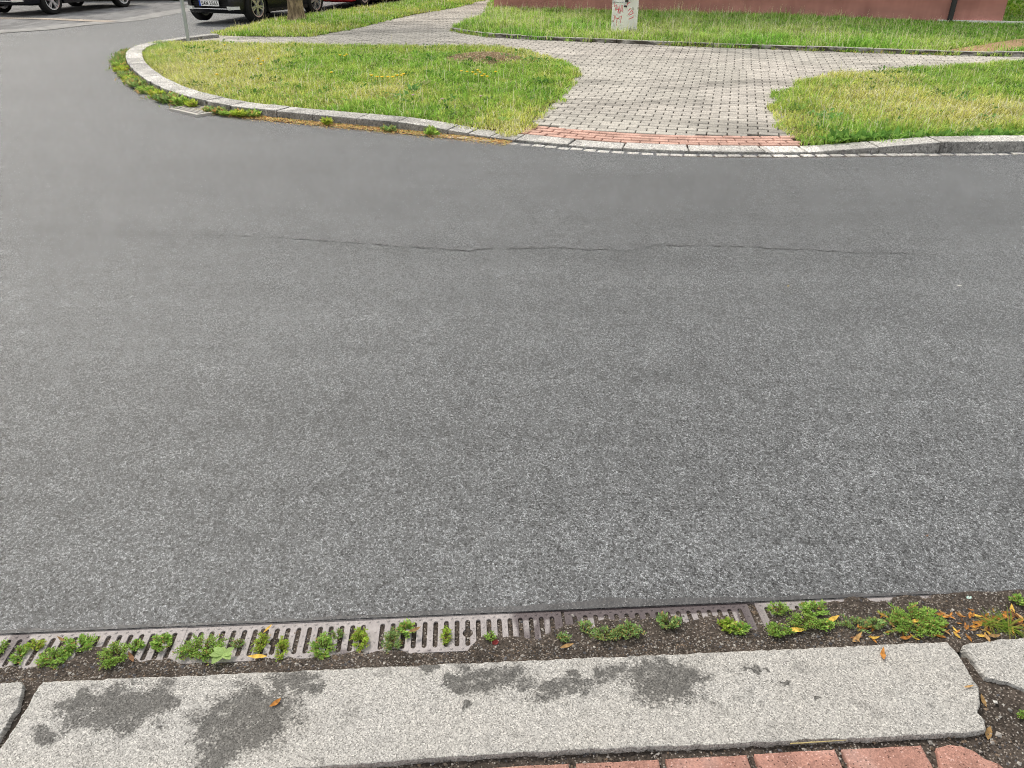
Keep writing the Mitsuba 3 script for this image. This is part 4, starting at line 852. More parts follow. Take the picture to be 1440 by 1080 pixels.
# low broad leaves along the front of the right verge
r = np.random.default_rng(41)
def leaf_bank(s0_, s1_, n):
    s_ = r.uniform(s0_, s1_, n); p = kerb_at(s_, KW + .03 + np.abs(r.normal(0, .07, n))) if False else np.array([kerb_at(a_, KW + .02 + abs(r.normal(0, .08))) for a_ in s_])
    az = r.uniform(0, 2 * np.pi, n); el = r.uniform(.2, 1.2, n); L = r.uniform(.05, .13, n)
    D = np.c_[np.cos(az) * np.cos(el), np.sin(az) * np.cos(el), np.sin(el)]
    C = np.array([(.20, .40, .09), (.28, .48, .11), (.16, .32, .07)])[r.integers(0, 3, n)] * r.uniform(.8, 1.2, n)[:, None]
    return leaf_card(n, np.c_[p, T(p[:, 0], p[:, 1]) + .05], D, np.tile((0, 0, 1.), (n, 1)) + r.normal(0, .3, (n, 3)), L, L * .28, C)
V, F, C = leaf_bank(ka[nt + nl - 1] + .3, min(arc[-1], ka[nt + nl] + 3.5), 1500)
put('ground_cover', (V, F), 'mat_leaf', kind='stuff', color=C, label='broad leaved ground cover along the front of the right verge')

# ------------------------------------------------------------------ fallen leaves and grit
LEAFC = [(.46, .20, .045), (.42, .26, .11), (.62, .40, .08), (.20, .10, .05)]
def leaf_mesh(L, W, curl, seed):
    r = np.random.default_rng(seed); k = 9; s = np.linspace(-1, 1, k); w = W * np.clip(1 - np.abs(s) ** 1.8, .03, 1) * (1 + r.normal(0, .08, k)); b = curl * (s ** 2) * L
    side = r.normal(0, .06, k).cumsum() * L * .25; ro = r.uniform(.15, .7)
    top = np.c_[s * L, side + w, b + w * ro], np.c_[s * L, side, b], np.c_[s * L, side - w, b + w * ro * r.uniform(.2, 1)]
    V = np.vstack(top); V[:, 2] -= V[:, 2].min() - .0006
    i_ = np.arange(k - 1); F = []
    for q in (0, 1): F += [np.c_[q * k + i_, (q + 1) * k + i_, (q + 1) * k + i_ + 1], np.c_[q * k + i_, (q + 1) * k + i_ + 1, q * k + i_ + 1]]
    return V, np.vstack(F)
def fallen(name, x, y, L, ang, tone, z, lab, grp=None, seed=0, W=None):
    r = np.random.default_rng(seed); V, F = leaf_mesh(L / 2, W or L * r.uniform(.10, .17), r.uniform(.04, .42), seed); a = math.radians(ang)
    R = np.array([[math.cos(a), -math.sin(a)], [math.sin(a), math.cos(a)]]); V[:, :2] = V[:, :2] @ R.T + [x, y]; V[:, 2] += z
    c = np.array(LEAFC[tone]) * r.uniform(.5, 1.3); C = np.tile(c, (len(V), 1)); C *= (1 + .25 * np.sin(np.arange(len(V)) * 2.1))[:, None]
    put(name, (V, F), 'mat_litter', color=C, label=lab, cat='leaf', group=grp, smooth=True)
lf = ['narrow orange leaf lying alone on the right part of the long kerb stone', 'small orange leaf lying on the left dark stain of the long kerb stone', 'tiny brown leaf at the right end of the long kerb stone', 'yellow leaf on the lower rim of the second grate', 'orange leaf tip above the weed on the second grate',
      'orange leaf on the upper slots of the third grate', 'orange leaf under the small weed on the fourth grate', 'largest tan leaf lying among the right hand weed bank', 'tan leaf lying below the right hand weed bank', 'orange leaf at the kerb edge below the sparse weeds', 'narrow orange leaf upright in the soil beside the kerb end', 'narrow orange leaf in the soil at the bottom right', 'orange leaf caught on top of the paired weed clumps', 'dark twisted leaf right of the tall leaning weed clump']
for i, (x, y, L, a, tone, z) in enumerate(PLAN['leaves']):
    fallen('fallen_leaf', x, y, max(L * 1.9, .018), a, tone, z + .002, lf[i], None, 500 + i)
fallen('fallen_leaf', *PLAN['red_leaf'][0], .022, 40, 0, .006, 'dark red leaf beside the tiny weed at the dirt edge', None, 540, .009)
scene[f'fallen_leaf_{_count["fallen_leaf"] - 1:03d}'] = mikit.ply(leaf_mesh(.011, .009, .1, 540), 'mat_dark_red', to_world=mtx(*PLAN['red_leaf'][0], .006, 40)); plain('mat_dark_red', (.20, .02, .02), .7)
for i, (x, y, L, a, tone) in enumerate(PLAN['pile']):
    u, v = float((np.array([x, y]) - g0) @ gdir), float((np.array([x, y]) - g0) @ gnor)
    z = max(float(soil_height(np.array([u]), np.array([v]))[0]), .0) + RNG.uniform(.001, .006)
    fallen('fallen_leaf', x, y, L, a, tone if RNG.random() < .6 else 0, z, 'orange brown fallen leaf in the drift at the right end of the gutter', 'leaf drift at the right end of the gutter', 600 + i)
st_ = np.array([GL(.905, .245), GL(.98, .25), GL(1.06, .247)])
tw = tube(np.c_[st_[:, 0], st_[:, 1], [.020, .024, .022]], [.0012, .0011, .0005], 5)
# straw lies in the joint below the kerb
jn = j[3] - rn * .012
tw = tube([(jn[0] + .10, jn[1] + .004, .026), (jn[0] + .16, jn[1] + .006, .029), (jn[0] + .235, jn[1] + .012, .028)], [.0014, .0013, .0006], 5)
put('straw', tw, 'mat_litter', color=np.tile((.50, .42, .20), (len(tw.vertices), 1)), label='pale straw lying in the joint between kerb and red blocks', cat='straw')
bt = PLAN['bits']
fallen('paper_scrap', *bt[0], .028, 10, 2, .003, 'small white scrap lying on the road at the right', None, 700, .004); labels['paper_scrap']['category'] = 'scrap'
scene['paper_scrap'] = mikit.ply(leaf_mesh(.016, .006, .08, 700), 'mat_plate', to_world=mtx(*bt[0], .003, 8))
fallen('fallen_leaf', *bt[1], .014, 30, 3, .003, 'tiny brown leaf alone on the asphalt at the right', None, 701)
fallen('green_leaf', *bt[2], .02, 60, 2, .003, 'tiny yellowish green leaf alone on the road', None, 702, .006)
fallen('plastic_scrap', *bt[3], .016, 20, 2, .004, 'pale greenish scrap at the asphalt edge, lower right', None, 703, .005); labels['plastic_scrap']['category'] = 'scrap'; plain('mat_scrap', (.45, .62, .56), .5)
scene['plastic_scrap'] = mikit.ply(leaf_mesh(.010, .006, .1, 703), 'mat_scrap', to_world=mtx(*bt[3], .004, 20))
def stones(pts, size, seed, cols):
    r = np.random.default_rng(seed); n = len(pts)
    o = np.array([(1, 0, 0), (-1, 0, 0), (0, 1, 0), (0, -1, 0), (0, 0, 1), (0, 0, -1.)]); F0 = np.array([[0, 2, 4], [2, 1, 4], [1, 3, 4], [3, 0, 4], [2, 0, 5], [1, 2, 5], [3, 1, 5], [0, 3, 5]])
    V = o[None] * r.uniform(.6, 1.3, (n, 6, 1)) + r.normal(0, .15, (n, 6, 3)); V *= (size * r.lognormal(0, .45, n))[:, None, None] * np.array([1, 1, .7])
    a = r.uniform(0, np.pi, n); x = V[..., 0] * np.cos(a)[:, None] - V[..., 1] * np.sin(a)[:, None]; y = V[..., 0] * np.sin(a)[:, None] + V[..., 1] * np.cos(a)[:, None]
    V = np.stack([x, y, V[..., 2]], -1) + pts[:, None]
    C = np.array(cols)[r.integers(0, len(cols), n)] * r.uniform(.7, 1.2, n)[:, None]
    return (V.reshape(-1, 3), (F0[None] + (np.arange(n) * 6)[:, None, None]).reshape(-1, 3)), np.repeat(C, 6, 0)
GRIT = [(.30, .28, .26), (.14, .12, .10), (.07, .06, .05), (.45, .43, .40), (.20, .15, .11), (.10, .10, .11)]
r = np.random.default_rng(51)
u = r.uniform(-1.6, 1.7, 9000); v = np.where(r.random(9000) < .45, r.uniform(.0, .128, 9000), r.uniform(.118, .175, 9000)); z = soil_height(u, v)
P3 = np.c_[g0 + u[:, None] * gdir + v[:, None] * gnor, z + .0006]
m, c = stones(P3, .0019, 52, GRIT)
put('gutter_grit', m, 'mat_litter', kind='stuff', color=c, label='fine grit and pebbles scattered in the gutter dirt')
n = 7000; q = np.c_[r.uniform(-.6, 1.75, n), r.uniform(1.0, 1.36, n)]
stone_polys = [Polygon(PLAN[k_]).buffer(-.004) for k_ in ('near_stone', 'near_stone_right', 'red_last')]
for sp_ in stone_polys: q = q[~shapely.contains_xy(sp_.buffer(0), q[:, 0], q[:, 1])]
keepq = ((q - g0) @ gnor > .165); q = q[keepq]
m, c = stones(np.c_[q, np.full(len(q), .0145)], .0024, 53, GRIT)
put('joint_grit', m, 'mat_litter', kind='stuff', color=c, label='grit in the joints behind the near kerb and in the soil at the right')
pb = np.array([kk for kk in PLAN['soil_pit']][:1])
for (dx, dy, s_, lab) in [(.035, .075, .012, 'whitish pebble in the soil right of the kerb end'), (.06, .052, .008, 'small grey pebble in the soil right of the kerb end')]:
    b_ = np.array([1.17, 1.20]) + [dx, dy]
    ms, cs_ = stones(np.array([[b_[0], b_[1], .022]]), s_, int(s_ * 9000), [(.5, .5, .5)])
    hull = trimesh.Trimesh(*ms).convex_hull.subdivide(); hull = trimesh.smoothing.filter_taubin(hull, iterations=3)
    put('pebble', hull, 'mat_far_granite', label=lab, cat='pebble', smooth=True)
# leaf litter under the far kerb
n = 9000; s_ = r.uniform(ka[nt - 8], ka[nt + 2] + .25, n); off = -np.abs(r.normal(0, .085, n)) - .005
P2 = np.array([kerb_at(a_, o_) for a_, o_ in zip(s_, off)])
az = r.uniform(0, np.pi, n); L = r.uniform(.008, .026, n); D = np.c_[np.cos(az), np.sin(az), r.uniform(-.1, .45, n)]; D /= np.linalg.norm(D, axis=1, keepdims=True)
C = np.array([(.66, .38, .13), (.60, .30, .08), (.70, .54, .26), (.44, .44, .12), (.34, .20, .10)])[r.integers(0, 5, n)] * r.uniform(.75, 1.2, n)[:, None]
V, F, C = leaf_card(n, np.c_[P2, T(P2[:, 0], P2[:, 1]) + r.uniform(.004, .016, n)], D, np.tile((0, 0, 1.), (n, 1)) + r.normal(0, .3, (n, 3)), L, L * .25, C)
put('leaf_litter', (V, F), 'mat_litter', kind='stuff', color=C, label='orange leaf litter along the foot of the far kerb')
# low green fringe between the kerb weeds
n = 5200; s_ = r.uniform(ka[4], ka[nt - 8] + .3, n); s_ = s_[meshkit.fbm(np.c_[s_ * 2.6, s_ * 0, s_ * 0], 3, 17) > .40]; n = len(s_)
P2 = np.array([kerb_at(a_, o_) for a_, o_ in zip(s_, -np.abs(r.normal(0, .095, n)) - .01)]); keep_ = np.hypot(*(P2 - np.array(PLAN['far_grate']).mean(0)).T) > .33; P2 = P2[keep_]; n = len(P2)
az = r.uniform(0, 2 * np.pi, n); el = r.uniform(.1, 1.2, n); D = np.c_[np.cos(az) * np.cos(el), np.sin(az) * np.cos(el), np.sin(el)]; L = r.uniform(.03, .09, n)
C = np.array([(.26, .44, .10), (.38, .52, .15), (.50, .48, .20), (.56, .40, .20), (.18, .33, .07)])[r.integers(0, 5, n)] * r.uniform(.7, 1.2, n)[:, None]
V, F, C = leaf_card(n, np.c_[P2, T(P2[:, 0], P2[:, 1]) + .004], D, np.tile((0, 0, 1.), (n, 1)) + r.normal(0, .3, (n, 3)), L, L * .16, C)
put('kerb_fringe', (V, F), 'mat_leaf', kind='stuff', color=C, label='thin fringe of grass and debris in the gutter under the curved far kerb')
# weeds and moss at the foot of the edging stones
n = 2600; k_ = r.choice(len(ep), n); cl = meshkit.fbm(np.c_[ep[k_] * 2.2, np.zeros(n)], 3, 9) > .52
k_ = k_[cl]; n = len(k_); P2 = ep[k_] - enn[k_] * np.abs(r.normal(0, .04, n))[:, None] + r.normal(0, .03, (n, 2))
az = r.uniform(0, 2 * np.pi, n); el = r.uniform(.3, 1.4, n); D = np.c_[np.cos(az) * np.cos(el), np.sin(az) * np.cos(el), np.sin(el)]; L = r.uniform(.02, .07, n)
C = np.array([(.22, .40, .06), (.36, .46, .09), (.50, .44, .14)])[r.integers(0, 3, n)] * r.uniform(.75, 1.2, n)[:, None]
V, F, C = leaf_card(n, np.c_[P2, T(P2[:, 0], P2[:, 1]) + FZ], D, np.tile((0, 0, 1.), (n, 1)) + r.normal(0, .3, (n, 3)), L, L * .13, C)
put('edge_growth', (V, F), 'mat_leaf', kind='stuff', color=C, label='grass and weeds growing along the foot of the rough edging')

# far gully grate at the left kerb
fg = np.array(PLAN['far_grate']); fc = fg.mean(0); fd = fg[1] - fg[0]; fd /= np.linalg.norm(fd); fn = np.array([-fd[1], fd[0]]); fa = math.degrees(math.atan2(fd[1], fd[0])); fz = float(T(*fc))
g = thing('gully_grate', 'pale iron gully grate in the road beside the weeds under the curved far kerb', 'drain grate')
fr = cat([bx(0, .18, .004, .62, .03, .03), bx(0, -.18, .004, .62, .03, .03), bx(.295, 0, .004, .03, .33, .03), bx(-.295, 0, .004, .03, .33, .03)])
plain('mat_gully', (.42, .40, .37), .6)
put('frame', fr, 'mat_gully', g, to_world=mtx(fc[0], fc[1], fz + .004, fa))
barm = mikit.ply(bx(0, 0, 0, .56, .022, .022), 'mat_gully')
for k in range(7):
    off = (k - 3) * .046; c = fc + fn * off
    put_shared('bar', barm, mtx(c[0], c[1], fz + .006, fa), g)
put('sump', bx(0, 0, -.008, .6, .34, .02), 'mat_crack', g, to_world=mtx(fc[0], fc[1], fz + .0035, fa))

# ------------------------------------------------------------------ building
h0 = float(T(*(hx + hd * 5)))
def at_wall(s, out, z): p = hx + hd * s - hn * out; return (p[0], p[1], z)
def wall_box(s0_, s1_, o0, o1, z0, z1):
    """A box along the front wall: s along, o outwards (towards the street), z up."""
    m_ = trimesh.creation.box((s1_ - s0_, o1 - o0, z1 - z0)); M = np.eye(4); M[:2, 0] = hd; M[:2, 1] = -hn; M[2, 2] = 1
    c_ = hx + hd * (s0_ + s1_) / 2 - hn * (o0 + o1) / 2; M[:3, 3] = (c_[0], c_[1], (z0 + z1) / 2)
    m_.apply_transform(M); m_.fix_normals(); return m_
b = thing('house', 'long red rendered building behind the grass strip', 'building')
zb = min(float(T(*hx)), h0) - .3
def house_wall():
    holes = [(1.0 + 2.05 * k, 2.2 + 2.05 * k) for k in range(5)]
    parts = [wall_box(0, HL, -10, 0, zb, 1.75)]
    return cat(parts)
put('wall', house_wall(), 'mat_wall', b)
put('upper_wall', wall_box(.03, HL - .03, -9.97, -.03, 1.75, 6.2), 'mat_plaster', b)
rf = trimesh.Trimesh(*[np.array(x_) for x_ in (np.vstack([[at_wall(-.5, .5, 6.2), at_wall(HL + .5, .5, 6.2), at_wall(HL + .5, -10.5, 6.2), at_wall(-.5, -10.5, 6.2), at_wall(2.5, -5, 9.2), at_wall(HL - 2.5, -5, 9.2)]]), [[0, 1, 5], [0, 5, 4], [1, 2, 5], [2, 3, 4], [2, 4, 5], [3, 0, 4], [0, 2, 1], [0, 3, 2]])], process=False); rf.fix_normals()
put('roof', rf, 'mat_tile', b)
for k in range(4):
    s = 1.3 + 2.6 * k
    w = put('window', wall_box(s, s + 1.2, -.06, .02, 2.3, 3.8), 'mat_white_frame', b); put('pane', wall_box(s + .08, s + 1.12, .0, .024, 2.38, 3.72), 'mat_glass_dark', w)
pipe_s = float((np.array(PLAN['house'][1]) - hx) @ hd); pipe_s = 1.02
pz = float(T(*(hx + hd * pipe_s)))
put('drainpipe', tube([at_wall(pipe_s, .085, pz - .1), at_wall(pipe_s, .085, 1.2), at_wall(pipe_s, .085, 6.1)], .055, 12), 'mat_dark_steel', b, label='black drainpipe near the right corner', smooth=40)
put('base_strip', wall_box(-3.5, 1.25, .004, .10, float(T(*hx)) - .1, float(T(*hx)) + .105), 'mat_white_frame', b, label='pale concrete strip at the foot of the right corner')

# ------------------------------------------------------------------ concrete post
p0, p1, p2 = (np.array(p_) for p_ in PLAN['post']); a_ = p1 - p0; wl = np.linalg.norm(a_); a_ /= wl
bdir = np.array([-a_[1], a_[0]]);
pc = (p0 + p1) / 2 + bdir * .14; ang = math.degrees(math.atan2(a_[1], a_[0])); pzz = float(T(*pc))
po = thing('concrete_post', 'square concrete post with white painted foot and red scrawl in front of the red building', 'post')
WX, WY = wl, .28
def post_mesh():
    o = np.array([(-WX / 2, -WY / 2), (WX / 2, -WY / 2), (WX / 2, WY / 2), (-WX / 2, WY / 2)]); pl = Polygon(o).buffer(-.02).buffer(.02, quad_segs=3)
    return trimesh.creation.extrude_polygon(pl, 4.2, engine='earcut')
put('shaft', post_mesh(), 'mat_concrete', po, to_world=mtx(pc[0], pc[1], pzz - .1, ang), smooth=40)
def strokes(lines, wd, face):
    out = []
    for ln in lines:
        for (x0_, z0_), (x1_, z1_) in zip(ln[:-1], ln[1:]):
            L_ = math.hypot(x1_ - x0_, z1_ - z0_) + wd * .6; m_ = trimesh.creation.box((L_, .003, wd)); m_.apply_transform(trimesh.transformations.rotation_matrix(-math.atan2(z1_ - z0_, x1_ - x0_), [0, 1, 0]))
            m_.apply_translation(((x0_ + x1_) / 2, 0, (z0_ + z1_) / 2)); out.append(m_)
    m_ = cat(out)
    if face == 'front': m_.apply_translation((0, -WY / 2 - .001, 0))
    else: m_.apply_transform(trimesh.transformations.rotation_matrix(math.pi / 2, [0, 0, 1])); m_.apply_translation((WX / 2 + .001, 0, 0))
    return m_
k_ = WX / 270.
def fx(x): return (x - 595) * k_
def fzv(y): return (600 - y) * k_ * 1.06 + .09
front_l = [[(500, 290), (505, 340), (540, 320), (520, 375), (560, 365)], [(560, 330), (580, 400)], [(590, 330), (565, 395), (600, 350), (605, 385)], [(625, 320), (615, 370), (640, 385), (640, 320)],
           [(500, 420), (520, 450), (505, 490)], [(530, 430), (545, 460)], [(560, 450), (555, 530)], [(560, 460), (590, 450)], [(600, 440), (630, 430), (615, 500)], [(580, 400), (610, 400)]]
front_l = [[(fx(x_), fzv(y_)) for x_, y_ in ln] for ln in front_l]
put('scrawl', strokes(front_l, .011, 'front'), 'mat_red_paint', po, label='red scrawled marks on the white foot', to_world=mtx(pc[0], pc[1], pzz, ang))
def gx_(x): return (x - 775) * k_ * 1.7
side_l = [[(705, 320), (715, 295), (735, 290)], [(745, 345), (725, 370)], [(725, 410), (760, 365), (775, 400), (735, 415)], [(735, 455), (775, 440), (775, 425)]]
side_l = [[(gx_(x_), fzv(y_)) for x_, y_ in ln] for ln in side_l]
put('scrawl', strokes(side_l, .013, 'side'), 'mat_red_paint', po, label='red scrawled marks on the right side of the foot', to_world=mtx(pc[0], pc[1], pzz, ang))
put('bracket', cat([bx(WX / 2 - .03, -WY / 2 - .02, .66, .05, .04, .09), bx(WX / 2 + .03, -WY / 2 + .06, .70, .10, .1, .04), bx(WX / 2 - .06, -WY / 2 - .014, .545, .05, .028, .03)]), 'mat_dark_steel', po, label='dark steel bracket', to_world=mtx(pc[0], pc[1], pzz, ang))
put('band', cat([bx(0, -WY / 2 - .004, .60, WX - .03, .006, .012), bx(-WX / 2 + .05, -WY / 2 - .004, .72, .008, .006, .3)]), 'mat_galvanised', po, to_world=mtx(pc[0], pc[1], pzz, ang))

# ------------------------------------------------------------------ sign pole, street tree, hedge
sx, sy = PLAN['pole'][0]; sz = float(T(sx, sy))
sp_t = thing('sign_post', 'slim grey metal post standing in the grass behind the curved kerb', 'post')
put('pole', tube([(sx, sy, sz), (sx + .02, sy, sz + .8), (sx + .075, sy, sz + 3.0)], .032, 14), 'mat_galvanised', sp_t, smooth=40)
put('cap', tube([(sx + .075, sy, sz + 3.0), (sx + .076, sy, sz + 3.03)], [.035, .02], 12), 'mat_black_plastic', sp_t)
def tree(name, x, y, rad, lab, seed, hcrown, rcrown, nleaf, tone):
    r_ = np.random.default_rng(seed); z = float(T(x, y)); t = thing(name, lab, 'tree')
    zz = np.array([-.1, .03, .10, .22, .5, 1.2, 2.4, hcrown + .5]); rr = np.array([2.0, 1.55, 1.22, 1.06, 1.0, .95, .85, .6]) * rad
    seg = 28; a2 = np.arange(seg) * 2 * np.pi / seg
    V = []
    zf = np.interp(np.linspace(0, 1, 40), np.linspace(0, 1, len(zz)), zz); rf_ = np.interp(zf, zz, rr)
    for z_, r0 in zip(zf, rf_):
        fl = 1 + .10 * np.sin(a2 * 5 + 1) * np.exp(-max(z_, 0) * 4) + .06 * (meshkit.fbm(np.c_[np.cos(a2) * 2, np.sin(a2) * 2, np.full(seg, z_ * 1.5)], 3, seed) - .5)
        V.append(np.c_[x + .02 * z_ + r0 * fl * np.cos(a2), y + r0 * fl * np.sin(a2), np.full(seg, z + z_)])
    V = np.vstack(V); F = []
    for k in range(39):
        i_ = np.arange(seg); j_ = (i_ + 1) % seg; F += [np.c_[k * seg + i_, k * seg + j_, (k + 1) * seg + j_], np.c_[k * seg + i_, (k + 1) * seg + j_, (k + 1) * seg + i_]]
    put('trunk', (V, np.vstack(F)), 'mat_bark', t, smooth=True)
    for q in range(6):
        b_ = q * 1.05 + r_.uniform(-.3, .3); e = np.array([np.cos(b_), np.sin(b_), .9]) * rcrown * .6
        base = np.array([x, y, z + hcrown - .3 + q * .12]); put('branch', tube([base, base + e * [.5, .5, .55], base + e], [rad * .45, rad * .3, rad * .1], 7), 'mat_bark', t)
    cl = r_.normal(0, 1, (70, 3)); cl /= np.linalg.norm(cl, axis=1, keepdims=True); cl *= (r_.random(70) ** .4)[:, None] * [rcrown, rcrown, rcrown * .75]
    k = r_.integers(0, 70, nleaf); p = cl[k] + r_.normal(0, .28, (nleaf, 3)) * rcrown / 2.6 + [x, y, z + hcrown + rcrown * .75]
    D = r_.normal(0, 1, (nleaf, 3)); D /= np.linalg.norm(D, axis=1, keepdims=True); L = r_.uniform(.07, .13, nleaf)
    C = np.array([(.05, .11, .02), (.07, .14, .025), (.04, .09, .02)])[r_.integers(0, 3, nleaf)] * r_.uniform(.8, 1.2, nleaf)[:, None]
    V, F, C = leaf_card(nleaf, p, D, r_.normal(0, 1, (nleaf, 3)), L, L * .3, C)
    put('crown', (V, F), 'mat_leaf', t, color=C)
tree('street_tree', *PLAN['tree'][0], .165, 'street tree with pale brown bark on the verge beside the parked cars', 61, 2.9, 2.2, 7000, 0)
tree('street_tree', 3.9, .2, .15, 'street tree on the near pavement to the right, beyond the picture edge', 62, 2.9, 2.6, 9000, 0)
def hedge():
    r_ = np.random.default_rng(71); n_ = 16000
    p = np.c_[r_.uniform(-.2, 5.5, n_), r_.uniform(.6, 2.6, n_), r_.random(n_) ** .8 * 1.9]
    lump = meshkit.fbm(p * 1.6, 3, 7); p = p[lump > .40 + .10 * p[:, 2]]; n_ = len(p)
    w = hx[None] + (-hd)[None] * (p[:, 0:1] + .25) + hn[None] * (p[:, 1:2] + .3)
    D = r_.normal(0, 1, (n_, 3)) + [0, -.3, .4]; D /= np.linalg.norm(D, axis=1, keepdims=True); L = r_.uniform(.05, .11, n_)
    C = np.array([(.19, .42, .05), (.30, .52, .06), (.38, .56, .09)])[r_.integers(0, 3, n_)] * r_.uniform(.8, 1.2, n_)[:, None]
    return leaf_card(n_, np.c_[w, T(w[:, 0], w[:, 1]) + .03 + p[:, 2]], D, r_.normal(0, 1, (n_, 3)), L, L * .3, C)
V, F, C = hedge()
put('bush', (V, F), 'mat_leaf', color=C, label='bright green leafy bush beyond the right corner of the red building', cat='bush')

# ------------------------------------------------------------------ parked cars
def loft(rings):
    rings = np.array(rings); n_, k = rings.shape[:2]; V = rings.reshape(-1, 3); F = []
    for a2 in range(n_ - 1):
        i_ = np.arange(k); j_ = (i_ + 1) % k; F += [np.c_[a2 * k + i_, a2 * k + j_, (a2 + 1) * k + j_], np.c_[a2 * k + i_, (a2 + 1) * k + j_, (a2 + 1) * k + i_]]
    V = np.vstack([V, rings[0].mean(0), rings[-1].mean(0)]); c0, c1 = len(V) - 2, len(V) - 1; i_ = np.arange(k); j_ = (i_ + 1) % k
    F += [np.c_[j_, i_, i_ * 0 + c0], np.c_[(n_ - 1) * k + i_, (n_ - 1) * k + j_, i_ * 0 + c1]]
    m_ = trimesh.Trimesh(V, np.vstack(F), process=False); m_.fix_normals(); return m_
def to_man(m_): return m3.Manifold(m3.Mesh(vert_properties=np.asarray(m_.vertices, np.float32), tri_verts=np.asarray(m_.faces, np.uint32)))
def make_wheel_plys(R, rim_r, wd):
    a2 = np.linspace(0, 2 * np.pi, 41)
    prof = np.array([(rim_r, -wd / 2), (R * .93, -wd / 2), (R, -wd / 2 + .03), (R, wd / 2 - .03), (R * .93, wd / 2), (rim_r, wd / 2), (rim_r, -wd / 2)])
    ty = trimesh.creation.revolve(prof, sections=40)
    rimp = np.array([(rim_r, -wd / 2 + .02), (rim_r, wd / 2 - .004), (rim_r * .9, wd / 2 - .008), (rim_r * .86, wd / 2 - .05), (rim_r * .86, -wd / 2 + .02), (rim_r, -wd / 2 + .02)])
    rim = [trimesh.creation.revolve(rimp, sections=40)]
    for q in range(5):
        for dq in (-.16, .16):
            t_ = 2 * np.pi * q / 5 + dq; s_ = trimesh.creation.box((rim_r * .86, .036, .035)); s_.apply_translation((rim_r * .46, 0, wd / 2 - .035)); s_.apply_transform(trimesh.transformations.rotation_matrix(t_, [0, 0, 1])); rim.append(s_)
    hub = trimesh.creation.cylinder(.06, .05, sections=16); hub.apply_translation((0, 0, wd / 2 - .035)); rim.append(hub)
    disc = trimesh.creation.cylinder(rim_r * .84, .02, sections=24); disc.apply_translation((0, 0, wd / 2 - .10))
    return mikit.ply(ty, 'mat_rubber', smooth=35), mikit.ply(cat(rim), 'mat_alloy', smooth=30), mikit.ply(disc, 'mat_black_plastic')
WHEEL = make_wheel_plys(.335, .235, .21)
